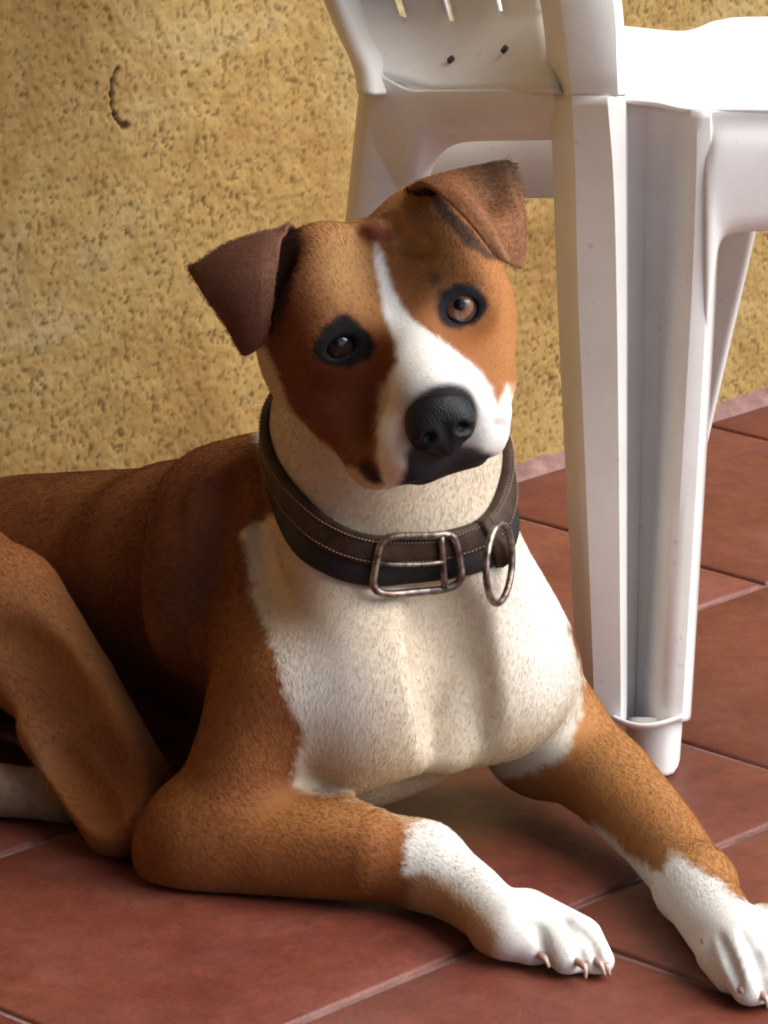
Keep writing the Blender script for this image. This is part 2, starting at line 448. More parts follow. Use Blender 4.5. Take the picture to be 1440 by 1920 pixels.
ell(torso, P(690, 1395, 75), (125 * U, 95 * U, 100 * U), CV, .03); ell(torso, P(620, 1440, 50), (75 * U, 60 * U, 70 * U), CV, .03)
cone(torso, P(610, 1060, 35), P(700, 1270, 20), 46 * U, 60 * U, .03)
cone(torso, P(872, 1030, 60), P(962, 1210, 75), 62 * U, 82 * U, .025)
# right foreleg (on the left of the photo)
chain(legR, [B(524, 1130, 92, 76), B(520, 1290, 26, 98), B(430, 1500, 10, 88), B(390, 1560, 8, 90)], .02)
chain(legR, [B(372, 1570, 8, 96), B(560, 1588, -8, 88), B(690, 1602, -24, 76), BF(790, 1626, 66)], .014)
chain(legR, [BF(790, 1622, 68), BF(880, 1678, 55), BF(960, 1744, 46, .002)], .012)
ell(legR, P(312, 1606, 14), (48 * U, 54 * U, 60 * U), CV, .014)
ell(legR, P(298, 1590, 8), (26 * U, 40 * U, 34 * U), CV, .012)
# left foreleg (on the right)
chain(legL, [B(968, 1280, 90, 110), B(1020, 1385, 120, 100)], .02)
chain(legL, [B(1018, 1368, 120, 92), B(1140, 1462, 70, 78), B(1235, 1565, 14, 67), BF(1304, 1658, 60, .002)], .016)
chain(legL, [BF(1302, 1662, 62, .002), BF(1350, 1738, 58), BF(1390, 1790, 50, .002)], .012)
def paw(fld, knuckles):
    for (a, m, b, ra, rm, rb) in knuckles:
        chain(fld, [BF(a[0], a[1], ra, .004), BF(m[0], m[1], rm, .004), BF(b[0], b[1], rb)], .003)
paw(legR, [((905, 1700, -120), (965, 1742, -165), (1000, 1776, -186), 36, 37, 31),
           ((960, 1705, -125), (1032, 1750, -178), (1064, 1796, -202), 34, 35, 29),
           ((985, 1702, -120), (1078, 1752, -165), (1106, 1796, -190), 32, 33, 27),
           ((1000, 1705, -100), (1096, 1756, -145), (1124, 1802, -168), 28, 29, 24)])
ell(legR, F(962, 1752, 36 * U), (62 * U, 36 * U, 60 * U), CV, .01)
paw(legL, [((1330, 1730, -140), (1345, 1790, -200), (1372, 1832, -222), 34, 34, 29),
           ((1375, 1740, -140), (1390, 1810, -215), (1408, 1852, -240), 36, 38, 31),
           ((1410, 1740, -140), (1438, 1810, -205), (1452, 1850, -232), 36, 37, 30),
           ((1430, 1730, -130), (1475, 1800, -180), (1492, 1840, -205), 32, 33, 27)])
def surf(fld, px, py, y0=-340, y1=500, step=1.0):
    ys = np.arange(y0, y1, step); q = np.array([P(px, py, y) for y in ys]); k = np.nonzero(fld.sample(q) < 0)[0]
    return ys[k[0]] if len(k) else None
def crease(fld, pts, r0, r1, k=.003, sink=0, n=10, op='s'):
    c = crom(np.array(pts, float), n); ys = [surf(fld, *q) for q in c]; ok = [i for i in range(n) if ys[i] is not None]
    if len(ok) < 2: return
    g = [P(c[i][0], c[i][1], ys[i] + sink) for i in ok]
    for i in range(len(g) - 1):
        a, b = i / (len(g) - 1), (i + 1) / (len(g) - 1); f0, f1 = math.sin(math.pi * (.12 + .76 * a)), math.sin(math.pi * (.12 + .76 * b))
        cone(fld, g[i], g[i + 1], max(.5, r0 * f0 + (r1 - r0) * a) * U, max(.5, r0 * f1 + (r1 - r0) * b) * U, k, op)
crease(legR, [(968, 1698), (1006, 1742), (1036, 1812)], 5, 8, .003, 0)
crease(legR, [(1034, 1706), (1070, 1744), (1094, 1812)], 5, 8, .003, 0)
crease(legR, [(1082, 1738), (1108, 1770), (1123, 1820)], 4, 6, .003, 0)
crease(legL, [(1346, 1750), (1368, 1800), (1388, 1855)], 5, 8, .003, 0)
crease(legL, [(1388, 1742), (1416, 1800), (1434, 1868)], 5, 8, .003, 0)
crease(legL, [(1440, 1755), (1462, 1800), (1476, 1856)], 4, 8, .004)
# breastbone groove, whorls of the chest, folds of the neck and shoulder
crease(torso, [(828, 1130), (850, 1260), (862, 1400)], 6, 8, .03, 0, 14)
crease(torso, [(860, 1290), (846, 1370), (838, 1410)], 5, 4, .02, 4, 8, 'u')
crease(torso, [(440, 890), (372, 950), (350, 1080), (350, 1220)], 14, 16, .035, 8, 14, 'u')
crease(torso, [(480, 900), (432, 960), (440, 1060)], 9, 10, .03, 6, 12, 'u')
crease(torso, [(430, 900), (398, 980), (400, 1120)], 9, 11, .02, 0, 12)
# hindquarters
chain(hind, [B(-310, 1170, 340, 200), B(-170, 1095, 240, 178), B(0, 1165, 170, 122), B(118, 1292, 115, 88), BF(236, 1524, 72)], .03)
chain(hind, [B(0, 1130, 170, 100), B(110, 1270, 120, 74), B(262, 1462, 66, 54)], .012)
chain(hind, [B(95, 1370, 95, 54), BF(222, 1540, 54)], .012)
chain(hind, [BF(120, 1506, 36), BF(60, 1488, 44), BF(-130, 1470, 52)], .012)
crease(hind, [(20, 1200), (110, 1330), (205, 1480)], 14, 10, .03, 0, 14)
crease(hind, [(100, 1400), (150, 1470), (205, 1540)], 7, 6, .015, 0, 10)

# head, in its own frame: r to the photo's right, u up, f out of the face (photo pixels)
def rot(axis, deg):
    return np.array(Matrix.Rotation(R(deg), 3, Vector(axis)))
HB = np.stack([RGT, UP, BACK], 1)                   # columns
HR = HB @ rot((0, 0, 1), 17) @ rot((0, 1, 0), 7) @ rot((1, 0, 0), 18)
HO = P(750, 612, -75)                               # point between the eyes
def H(r, u, f): return HO + HR @ (np.array([r, u, f], float) * U)
HM = HR.T
def he(c, rad, k=.012, op='u', M=None): ell(head, H(*c), np.array(rad) * U, HM if M is None else M, k, op)
def hc(a, b, ra, rb, k=.012, op='u'): cone(head, H(*a), H(*b), ra * U, rb * U, k, op)
he((0, -5, -170), (158, 134, 205), .01)             # cranium
hc((-74, 96, -90), (-85, 50, -60), 74, 82, .016); hc((70, 100, -90), (85, 50, -60), 74, 82, .016)     # forehead, brows
hc((-116, -60, -130), (-92, -125, -40), 84, 74, .02); hc((112, -60, -130), (92, -125, -40), 84, 72, .02)   # cheeks
he((-128, 0, -150), (66, 110, 110), .02); he((124, 0, -150), (64, 110, 110), .02)
hc((-110, 95, -150), (-135, 100, -150), 44, 32, .02); hc((110, 100, -150), (130, 105, -150), 44, 34, .02)
cone(head, P(778, 410, -30), P(802, 358, -42), 40 * U, 18 * U, .012)   # ear roots
hc((0, -30, -30), (0, -75, 155), 82, 60, .02)       # bridge of the muzzle
rbox(head, H(0, -138, 74), np.array((98, 70, 112)) * U, 56 * U, HM, .010)     # square muzzle
he((-56, -146, 120), (50, 56, 66), .010); he((56, -140, 120), (50, 52, 66), .010)     # whisker pads
hc((0, -80, -60), (0, -170, -130), 120, 112, .02)   # gullet
he((-94, -172, 50), (50, 52, 72), .012); he((92, -156, 36), (38, 42, 60), .012)    # corners of the lips
# furrow on the forehead, hollows at the inner corners of the eyes
hc((0, 230, 0), (0, 70, 45), 18, 9, .03, 's')
for a_, b_ in (((28, 190, 30), (8, 150, 45)), ((60, 180, 20), (36, 140, 40)), ((-30, 185, 30), (-14, 150, 45))): hc(a_, b_, 4, 5, .008, 's')
for s_ in (-1, 1):
    he((s_ * 101, 5, 2), (56, 49, 42), .016)                        # lids
    hc((s_ * 66, -42, 74), (s_ * 80, 0, 66), 8, 10, .025, 's')
    hc((s_ * 118, -62, 62), (s_ * 100, -90, 80), 9, 7, .03, 's')
# gap between the ear and the side of the skull
for a, b in (((546, 432, -66), (512, 610, -58)), ((800, 362, -80), (905, 475, -105))): cone(head, P(*a), P(*b), 17 * U, 11 * U, .008, 's')
EYE_R = 33
eyec = {s_: (s_ * 98 - 2, 7 if s_ > 0 else 4, 3 if s_ > 0 else -3) for s_ in (-1, 1)}
for s_ in (-1, 1):
    c = eyec[s_]
    M = (HR @ rot((0, 0, 1), -6 * s_)).T
    he((c[0], c[1], c[2] + 40), (26 if s_ > 0 else 23, 18.5 if s_ > 0 else 13.5, 46), .003, 's', M)
    he(c, (EYE_R + 1,) * 3, 0, 's')
# cleft under the nose, line of the lips
hc((0, -150, 205), (0, -212, 185), 3, 5, .010, 's')
for s_ in (-1, 1):
    hc((0, -200, 196), (s_ * 58, -205, 160), 3, 4, .006, 's'); hc((s_ * 58, -205, 160), (s_ * 104, -204, 60), 4, 5, .006, 's')

for pts_ in ([(742, 404), (722, 424), (716, 452)], [(742, 436), (768, 458), (800, 470)], [(668, 430), (686, 446), (694, 470)]):
    crease(head, pts_, 5, 5, .006, -1, 10)
crease(head, [(678, 436), (705, 430), (742, 446)], 7, 6, .004, 1, 8, 'u')
parts = [f.d.copy() for f in (torso, legR, legL, hind, head)]
body = Field(LO, HI, HSTEP); body.d = torso.d.copy()
body.merge(legR, .022); body.merge(legL, .02); body.merge(hind, .004); body.merge(head, .02)
# nothing sinks into the tiles
zz = body.ax[2][None, None, :] - .0005
body.d = -smin(-body.d, zz + 0 * body.d, .004)
bv, bf = body.mesh()
# relax the skin a little
e = np.vstack([bf[:, [0, 1]], bf[:, [1, 2]], bf[:, [2, 3]], bf[:, [3, 0]]])
deg = np.bincount(e[:, 0], minlength=len(bv)) + np.bincount(e[:, 1], minlength=len(bv))
def lap(v):
    o = np.zeros_like(v)
    for i in range(3): o[:, i] = np.bincount(e[:, 0], v[e[:, 1], i], len(v)) + np.bincount(e[:, 1], v[e[:, 0], i], len(v))
    return o / deg[:, None]
for it in range(3): bv = bv + .6 * (lap(bv) - bv); bv = bv - .3 * (lap(bv) - bv)
nrm = body.grad(bv)
def region(pts):
    vals = np.stack([_samp(f, pts) for f in (torso, legR, legL, hind, head)], 1); return vals
def _samp(f, p): return f.sample(p)
REG = region(bv)

# coat markings, with some light and shade painted in
def inpoly(x, y, poly):
    poly = np.asarray(poly, float); c = np.zeros(len(x), bool); d = np.full(len(x), 1e9)
    for (x1, y1), (x2, y2) in zip(poly, np.roll(poly, -1, 0)):
        t = ((y1 > y) != (y2 > y)) & (x < (x2 - x1) * (y - y1) / ((y2 - y1) if y2 != y1 else 1e-9) + x1); c ^= t
        L = (x2 - x1) ** 2 + (y2 - y1) ** 2 + 1e-9; s = np.clip(((x - x1) * (x2 - x1) + (y - y1) * (y2 - y1)) / L, 0, 1)
        d = np.minimum(d, np.hypot(x - x1 - s * (x2 - x1), y - y1 - s * (y2 - y1)))
    return np.where(c, d, -d)
def coat(pts, nr, reg):
    x, y = proj(pts)
    am = np.where(reg.argmin(1) == 4, 11, 24)
    x = x + (fbm(pts * 220, 3, 3) - .5) * am; y = y + (fbm(pts * 220 + 9, 8, 3) - .5) * am
    facing = nr @ BACK
    T, LR, LL, HD, HE = (reg[:, i] for i in range(5)); which = reg.argmin(1)
    tan = np.array([.27, .096, .025]); red = np.array([.155, .042, .014]); dark = np.array([.075, .022, .010])
    cream = np.array([.50, .375, .225]); white = np.array([.70, .68, .64]); blk = np.array([.005, .0045, .005]); gold = np.array([.38, .175, .055])
    n = fbm(pts * 35, 40, 3)[:, None]
    C = red + (tan - red) * np.clip(n * 1.4 - .3, 0, 1)
    def mix(C, col, m):
        m = np.clip(m, 0, 1)[:, None]; return C * (1 - m) + col * m
    def soft(poly, w=9): return sm(-w, w, inpoly(x, y, poly))
    def gauss(cx, cy, sx_, sy_): return np.exp(-((x - cx) / sx_) ** 2 - ((y - cy) / sy_) ** 2)
    isH = (which == 4); isT = which == 0; isR = which == 1; isL = which == 2; isD = which == 3
    # trunk, with the flank's shade painted into the coat
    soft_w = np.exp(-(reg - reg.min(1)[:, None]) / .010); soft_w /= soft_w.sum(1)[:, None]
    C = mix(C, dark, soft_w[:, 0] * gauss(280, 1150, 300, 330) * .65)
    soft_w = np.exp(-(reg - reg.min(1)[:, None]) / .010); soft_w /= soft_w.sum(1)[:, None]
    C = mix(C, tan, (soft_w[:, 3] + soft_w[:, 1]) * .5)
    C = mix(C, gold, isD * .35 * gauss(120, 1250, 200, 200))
    # throat and chest
    chest = [(470, 985), (452, 1000), (478, 1100), (466, 1104), (500, 1180), (520, 1250), (545, 1330), (572, 1370), (556, 1420), (548, 1478), (640, 1520), (760, 1545), (900, 1470), (1000, 1450), (1062, 1420), (1090, 1330), (1094, 1260), (1060, 1180), (1110, 1000), (1010, 560), (900, 560), (500, 600), (470, 760), (486, 830), (520, 960)]
    w = soft(chest, 9) * (~isH) * ((isT | isL | isR) * 1.0) * sm(-.5, -.1, facing)
    w = w * np.where(isR, sm(1500, 1470, y), 1)
    C = mix(C, cream + (white - cream) * np.clip(.2 + n * .3, 0, 1), w)
    C = mix(C, white, w * .8 * np.maximum(gauss(610, 1300, 90, 110), gauss(1030, 1160, 80, 240)))
    C = mix(C, np.array([.55, .36, .20]), w * .45 * gauss(560, 1090, 70, 100))
    # belly
    C = mix(C, cream, isT * sm(.1, -.6, nr[:, 2]) * sm(300, 700, x) * .8)
    # right foreleg: white from the wrist
    pw = soft([(768, 1535), (762, 1580), (752, 1640), (800, 1640), (850, 1680), (905, 1720), (930, 1760), (930, 1900), (1300, 1900), (1300, 1600), (900, 1480)], 8) * isR
    C = mix(C, white, pw); C = mix(C, np.array([.60, .40, .24]), isR * soft([(770, 1640), (840, 1650), (935, 1735), (950, 1830), (850, 1800), (760, 1720)], 18) * .6)
    C = mix(C, cream, isR * soft([(640, 1495), (700, 1490), (790, 1535), (770, 1550), (700, 1512)], 8))
    # left foreleg: white paw and inner edge
    C = mix(C, gold, isL * (1 - w) * .75)
    C = mix(C, gold, isR * .6 * gauss(640, 1525, 140, 45))
    pl = soft([(1262, 1595), (1300, 1625), (1345, 1650), (1372, 1680), (1440, 1700), (1700, 1700), (1700, 2000), (1200, 2000), (1240, 1720), (1100, 1620), (1085, 1540), (1120, 1545), (1175, 1600), (1240, 1640)], 9) * isL
    C = mix(C, white, pl)
    # face, its lit right and shaded left painted into the coat
    hq = (pts - HO) @ HR / U; r_, u_, f_ = hq[:, 0], hq[:, 1], hq[:, 2]
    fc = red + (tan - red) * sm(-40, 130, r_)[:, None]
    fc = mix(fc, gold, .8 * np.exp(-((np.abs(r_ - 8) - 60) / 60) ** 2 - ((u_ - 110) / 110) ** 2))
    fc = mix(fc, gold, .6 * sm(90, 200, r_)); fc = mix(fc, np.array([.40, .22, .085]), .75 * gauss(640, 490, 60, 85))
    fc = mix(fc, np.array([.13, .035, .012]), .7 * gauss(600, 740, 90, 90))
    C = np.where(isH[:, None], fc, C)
    C = mix(C, cream, isH * soft([(500, 655), (520, 700), (548, 775), (575, 830), (620, 862), (680, 885), (700, 905), (760, 930), (960, 880), (962, 720), (945, 740), (938, 770), (1000, 960), (900, 1050), (600, 1050), (450, 800), (480, 640)], 8))
    C = mix(C, cream, isH * sm(-.15, -.5, nr @ HR[:, 1]) * sm(-60, -140, u_))
    blaze = [(705, 455), (722, 490), (738, 545), (765, 590), (800, 620), (850, 655), (895, 690), (925, 735), (935, 765), (950, 720), (965, 760), (955, 860), (930, 890), (760, 930), (715, 905), (708, 850), (712, 760), (722, 715), (745, 680), (740, 640), (722, 590), (712, 530), (700, 480)]
    C = mix(C, white, isH * soft(blaze, 7))
    C = mix(C, np.array([.70, .55, .38]), isH * soft([(716, 720), (760, 760), (765, 920), (712, 900), (706, 800)], 14) * .7)
    C = mix(C, blk * 3, isH * soft([(758, 850), (775, 835), (880, 832), (905, 846), (945, 855), (956, 862), (952, 890), (900, 915), (850, 940), (790, 965), (745, 965), (740, 925), (760, 880)], 8) * sm(60, 100, f_))
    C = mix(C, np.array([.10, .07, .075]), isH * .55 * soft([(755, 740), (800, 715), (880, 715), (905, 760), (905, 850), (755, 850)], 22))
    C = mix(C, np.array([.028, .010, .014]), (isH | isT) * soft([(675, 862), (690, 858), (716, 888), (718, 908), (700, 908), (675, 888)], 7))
    C = mix(C, np.array([.18, .09, .10]), isH * .5 * soft([(925, 780), (950, 780), (950, 800), (925, 800)], 6))
    C = mix(C, np.array([.035, .014, .010]), isH * .9 * np.maximum(soft([(520, 424), (568, 422), (562, 470), (545, 550), (515, 625), (500, 620), (512, 520)], 7), soft([(788, 345), (815, 352), (850, 395), (900, 450), (935, 490), (915, 488), (870, 455), (820, 400)], 6)))  # shade in the gaps beside the ears, painted into the coat
    C = mix(C, red, isD * .7 * np.exp(-((x * .62 - y * .78 + 975) / 45) ** 2) * sm(1150, 1300, y))  # shade of the thigh's centre crease, put into the coat
    C = mix(C, np.array([.24, .155, .095]), isD * sm(.066, .074, pts[:, 1]) * sm(1425, 1436, y) * sm(.078, .058, pts[:, 2]) * sm(0, 20, (1424 + (x - 60) * 1.15) * 0 + (y - 1436) - (x - 85) * 1.6) )
    # eye rims
    for s_ in (-1, 1):
        q = np.hypot((r_ - eyec[s_][0]) / 26, (u_ - eyec[s_][1]) / 18.5); C = mix(C, blk, isH * sm(1.75, 1.35, q))
    C = mix(C, blk, isH * sm(1.1, .9, np.hypot(r_ / 56, (u_ + 98) / 52)) * sm(150, 180, f_))
    C = mix(C, blk, isH * soft([(634, 590), (650, 586), (670, 602), (694, 624), (706, 650), (692, 676), (655, 690), (612, 682), (586, 660), (590, 634), (612, 612)], 6))
    C = mix(C, np.array([.012, .012, .018]), isH * soft([(822, 548), (850, 530), (885, 532), (905, 552), (908, 580), (890, 605), (862, 617), (835, 608), (820, 582)], 7))
    C = mix(C, np.array([.10, .06, .035]), isH * .75 * soft([(800, 512), (818, 508), (828, 530), (812, 538)], 7))
    C = mix(C, np.array([.22, .055, .04]), isH * .8 * soft([(680, 428), (700, 418), (728, 430), (745, 446), (712, 456), (690, 450)], 5))
    return np.clip(C, .002, .95)
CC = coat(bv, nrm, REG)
def add_col(me, C, name='coat'):
    a = me.color_attributes.new(name, 'FLOAT_COLOR', 'POINT'); a.data.foreach_set('color', np.hstack([C, np.ones((len(C), 1))]).astype(np.float32).ravel())
m_coat, nt, bs = new_mat('short_coat')
col = attr(nt, 'coat'); oc = objco(nt)
k = ramp(nt, nz(nt, 420, 4, .7, oc), [(.3, (.88, .88, .88)), (.7, (1.05, 1.05, 1.05))])
nt.links.new(mixc(nt, 1.0, col, k, 'MULTIPLY'), bs.inputs['Base Color'])
bs.inputs['Roughness'].default_value = .75; bs.inputs['Specular IOR Level'].default_value = .25
bump(nt, bs, nz(nt, 700, 3, .6, oc), .25, .0008)
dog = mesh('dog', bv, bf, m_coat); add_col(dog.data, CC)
tagit(dog, 'short-haired brown and white dog lying on the tiles with its head tilted', 'dog')

# ---- eyes
m_eye, nt, bs = new_mat('eye_surface'); nt.links.new(attr(nt, 'coat'), bs.inputs['Base Color'])
bs.inputs['Roughness'].default_value = .16; bs.inputs['Specular IOR Level'].default_value = .35; bs.inputs['Coat Weight'].default_value = .3; bs.inputs['Coat Roughness'].default_value = .03
for s_ in (-1, 1):
    c = H(*eyec[s_]); n = 40; V = []; Cc_ = []
    gaze = CAM - c; gaze /= np.linalg.norm(gaze); gaze = gaze + .03 * RGT; gaze /= np.linalg.norm(gaze)
    e1 = np.cross(gaze, UP); e1 /= np.linalg.norm(e1); e2 = np.cross(gaze, e1)
    for i in range(n + 1):
        th = math.pi * i / n
        for j_ in range(40):
            a = 2 * math.pi * j_ / 40
            rr_ = EYE_R * U * (1 + .07 * math.exp(-(th / .55) ** 4))
            V.append(c + rr_ * (math.cos(th) * gaze + math.sin(th) * (math.cos(a) * e1 + math.sin(a) * e2)))
            q = th * EYE_R
            strk = .75 + .5 * hash3(np.array([j_]), np.array([3]), np.array([int(s_)]))[0]
            if q < 9.5: cc = (.003, .003, .003)
            elif q < 24: cc = tuple(v * strk * (1.25 if q > 13 else .8) for v in ((.16, .075, .04) if s_ > 0 else (.014, .009, .007)))  # left iris coloured darker to stand for shade
            elif q < 27: cc = (.02, .012, .01)
            else: cc = (.05, .035, .03)
            Cc_.append(cc)
    o = mesh('eye', V, grid_faces(n + 1, 40, True), m_eye, dog); add_col(o.data, np.array(Cc_))
    bm = bmesh.new(); bm.from_mesh(o.data); bmesh.ops.remove_doubles(bm, verts=bm.verts, dist=1e-7); bmesh.ops.recalc_face_normals(bm, faces=bm.faces); bm.to_mesh(o.data); bm.free()

# ---- nose leather
nf_ = Field(H(0, -100, 210) - .04, H(0, -100, 210) + .04, .0008)
def ne(c, rad, k=.004, op='u'): ell(nf_, H(c[0] * .79 - 6, (c[1] + 130) * .82 - 112, (c[2] - 220) * .82 + 208), np.array(rad) * .79 * U, HM, k, op)
def nc(a, b, ra, rb, k=.004, op='u'): cone(nf_, *(H(q[0] * .79 - 6, (q[1] + 130) * .82 - 112, (q[2] - 220) * .82 + 208) for q in (a, b)), ra * .79 * U, rb * .79 * U, k, op)
ne((0, -108, 200), (62, 50, 46), .004)
ne((-32, -132, 212), (34, 36, 34), .006); ne((32, -132, 212), (34, 36, 34), .006)
ne((0, -160, 205), (26, 34, 34), .006)
for s_ in (-1, 1):
    nc((s_ * 31, -134, 256), (s_ * 33, -134, 236), 11, 8, .003, 's'); nc((s_ * 34, -136, 246), (s_ * 62, -150, 226), 8, 4, .003, 's')
nc((0, -120, 252), (0, -190, 245), 3, 3, .004, 's')
V, Fc = nf_.mesh()
m_nose, nt, bs = new_mat('nose_leather'); bs.inputs['Base Color'].default_value = (.007, .007, .008, 1)
bs.inputs['Roughness'].default_value = .5; bs.inputs['Specular IOR Level'].default_value = .2
vo = nt.nodes.new('ShaderNodeTexVoronoi'); vo.inputs['Scale'].default_value = 900; nt.links.new(objco(nt), vo.inputs['Vector']); bump(nt, bs, vo.outputs['Distance'], .4, .0006)
nose = mesh('nose', V, Fc, m_nose, dog)

# ---- ears: folded flaps of skin
EARS = []
def ear(rows, cols_fn, th, relief):
    n, m = 28, 18
    R0 = [crom([P(*q) for q in r], m) for r in rows]
    G_ = np.array([crom([r[j_] for r in R0], n) for j_ in range(m)])       # m x n x 3
    V = G_.reshape(-1, 3)
    V = V - 0
    nn = np.cross(np.gradient(G_, axis=0), np.gradient(G_, axis=1)).reshape(-1, 3); nn /= np.maximum(np.linalg.norm(nn, axis=1), 1e-9)[:, None]
    jj, ii = np.meshgrid(np.linspace(0, 1, m), np.linspace(0, 1, n), indexing='ij'); jj, ii = jj.ravel(), ii.ravel()
    nn *= np.sign(nn @ BACK)[:, None]
    V = V + nn * ((relief(ii, jj) + .0016 * (fbm(V * 70, 91, 2) - .5)))[:, None]
    o = mesh('ear', V, grid_faces(m, n), m_coat, dog)
    jj, ii = np.meshgrid(np.linspace(0, 1, m), np.linspace(0, 1, n), indexing='ij')
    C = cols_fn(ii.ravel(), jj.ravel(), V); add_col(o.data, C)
    mod_solid(o, th, 0.0, 0, 1); EARS.append((o, V, C)); return o
def c_left(t, s, V):
    n = fbm(V * 60, 4, 3)[:, None]
    c = np.array([.10, .036, .020]) * (.75 + .5 * n)
    return c + (np.array([.14, .06, .036]) - c) * (sm(.35, .5, t) * sm(.8, .5, t) * .5)[:, None]
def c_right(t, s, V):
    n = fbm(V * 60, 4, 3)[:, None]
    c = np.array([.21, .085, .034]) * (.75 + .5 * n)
    dk = (sm(.75, .4, t) * sm(.3, .75, s))[:, None]; c = c * (1 - .75 * dk)  # shade of the flap's hollow, painted into the colour
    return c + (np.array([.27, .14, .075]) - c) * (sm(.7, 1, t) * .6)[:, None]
ear([[(520, 610, -5), (545, 520, -8), (590, 450, -15)],
     [(400, 545, -12), (465, 490, -18), (560, 440, -28)],
     [(360, 515, -30), (445, 460, -36), (552, 430, -44)],
     [(354, 512, -46), (440, 464, -54), (526, 438, -62)],
     [(382, 560, -62), (448, 530, -70), (514, 505, -76)],
     [(415, 606, -68), (462, 586, -74), (506, 572, -80)],
     [(440, 642, -68), (466, 628, -72), (500, 618, -76)],
     [(455, 662, -64), (470, 652, -68), (497, 636, -72)]], c_left, .0030, lambda t, s: .005 * np.sin(np.pi * s) * sm(.35, .6, t) - .004 * sm(.12, 0, s) - .003 * sm(.88, 1, s))
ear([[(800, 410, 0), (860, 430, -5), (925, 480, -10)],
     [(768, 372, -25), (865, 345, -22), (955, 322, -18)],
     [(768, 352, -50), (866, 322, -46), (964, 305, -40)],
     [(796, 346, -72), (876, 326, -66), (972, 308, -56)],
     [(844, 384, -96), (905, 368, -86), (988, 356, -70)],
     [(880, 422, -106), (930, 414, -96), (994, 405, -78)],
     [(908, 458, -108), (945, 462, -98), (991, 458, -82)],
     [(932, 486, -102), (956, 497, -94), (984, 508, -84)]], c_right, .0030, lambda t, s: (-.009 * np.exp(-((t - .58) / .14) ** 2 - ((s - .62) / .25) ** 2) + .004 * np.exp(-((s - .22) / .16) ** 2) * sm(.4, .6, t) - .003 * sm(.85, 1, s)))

# ---- claws
m_claw, nt, bs = new_mat('claw_horn'); bs.inputs['Base Color'].default_value = (.55, .42, .36, 1); bs.inputs['Roughness'].default_value = .35
m_quick, nt, bs = new_mat('claw_quick'); bs.inputs['Base Color'].default_value = (.42, .26, .22, 1); bs.inputs['Roughness'].default_value = .55; bs.inputs['Specular IOR Level'].default_value = .22
def claw(a, b, c, r=6):
    y_ = surf(body, a[0], a[1]); d_ = (-120 if y_ is None else y_ + 3) - a[2]; a, b, c = [(q[0], q[1], q[2] + d_) for q in (a, b, c)]
    V, Fc = tube(crom([P(*a), P(*b), P(*c)], 9), np.linspace(r, 2.5, 9) * U, 8); mesh('claw', V, Fc, m_claw, dog)
    V, Fc = tube(crom([P(*a), P(*[(x + y) / 2 for x, y in zip(a, b)]), P(*b)], 5), np.array([r * .9, r * 1.12, r * 1.1, r * 1.05, r]) * U, 8); mesh('claw_base', V, Fc, m_quick, dog)
claw((1008, 1788, -212), (1022, 1798, -222), (1030, 1814, -224))
claw((1078, 1800, -220), (1096, 1812, -232), (1098, 1834, -232))
claw((1112, 1796, -208), (1126, 1808, -216), (1134, 1828, -216))
claw((1126, 1800, -186), (1138, 1812, -190), (1143, 1828, -190), 7)
claw((1318, 1760, -150), (1322, 1770, -156), (1327, 1784, -158), 5)
claw((1384, 1846, -248), (1392, 1858, -256), (1400, 1874, -256))
claw((1424, 1860, -262), (1436, 1872, -268), (1440, 1890, -268))

# ------------------------------------------------------------------ collar
Ac, Bc, Cc = P(492, 836, 78), P(790, 1118, -6), P(945, 915, 72)
cn = np.cross(Bc - Ac, Cc - Ac); cn /= np.linalg.norm(cn)
if cn[2] < 0: cn = -cn
cc0 = (Ac + Cc) / 2 + (Bc - (Ac + Cc) / 2) * .16
e1 = (Cc - Ac) / np.linalg.norm(Cc - Ac); e2 = np.cross(cn, e1)
NA = 160
skin = Field(LO, HI, HSTEP); skin.d = torso.d
ang = np.linspace(0, 2 * math.pi, NA, endpoint=False)
dirs = np.cos(ang)[:, None] * e1 + np.sin(ang)[:, None] * e2
offs = np.linspace(-.0142, .0142, 7)
rad = np.zeros((7, NA))
rs = np.arange(.03, .14, .0006)
for k, of in enumerate(offs):
    pts_ = cc0 + cn * of + dirs[:, None, :] * rs[None, :, None]
    sd_ = skin.sample(pts_.reshape(-1, 3)).reshape(NA, -1)
    for a in range(NA):
        z = np.nonzero(sd_[a] > 0)[0]; rad[k, a] = rs[z[0]] if len(z) else .14
rad = np.minimum(rad, .098)
def csm(v, n):
    for _ in range(n): v = .5 * v + .25 * (np.roll(v, 1, -1) + np.roll(v, -1, -1))
    return v
rad = np.array([csm(r, 30) for r in rad])
# a stiff strap: straight across its width
lin = np.array([np.polyfit(offs, rad[:, a], 1) for a in range(NA)])
lin[:, 0] = csm(np.clip(lin[:, 0], -1.6, .2), 20)
mx = csm((rad - (lin[:, 0][None, :] * offs[:, None])).max(0), 8)
def strap_pt(a, w, h):
    """a: index round the loop (float), w: metres across, h: metres off the neck"""
    i = int(math.floor(a)) % NA; j_ = (i + 1) % NA; t = a - math.floor(a)
    s1 = lin[i, 0] * (1 - t) + lin[j_, 0] * t; m1 = mx[i] * (1 - t) + mx[j_] * t; d = dirs[i] * (1 - t) + dirs[j_] * t; d /= np.linalg.norm(d)
    q = math.hypot(1, s1); wn = w / q
    nr_ = (d - cn * s1) / q
    return cc0 + cn * wn + d * (m1 + s1 * wn) + nr_ * h
m_leather, nt, bs = new_mat('dark_leather'); oc = objco(nt)
nt.links.new(ramp(nt, nz(nt, 120, 5, .6, oc), [(.3, (.005, .005, .006)), (.7, (.014, .011, .011))]), bs.inputs['Base Color']); bs.inputs['Roughness'].default_value = .6; bs.inputs['Specular IOR Level'].default_value = .35
bump(nt, bs, nz(nt, 500, 4, .6, oc), .4, .0006)
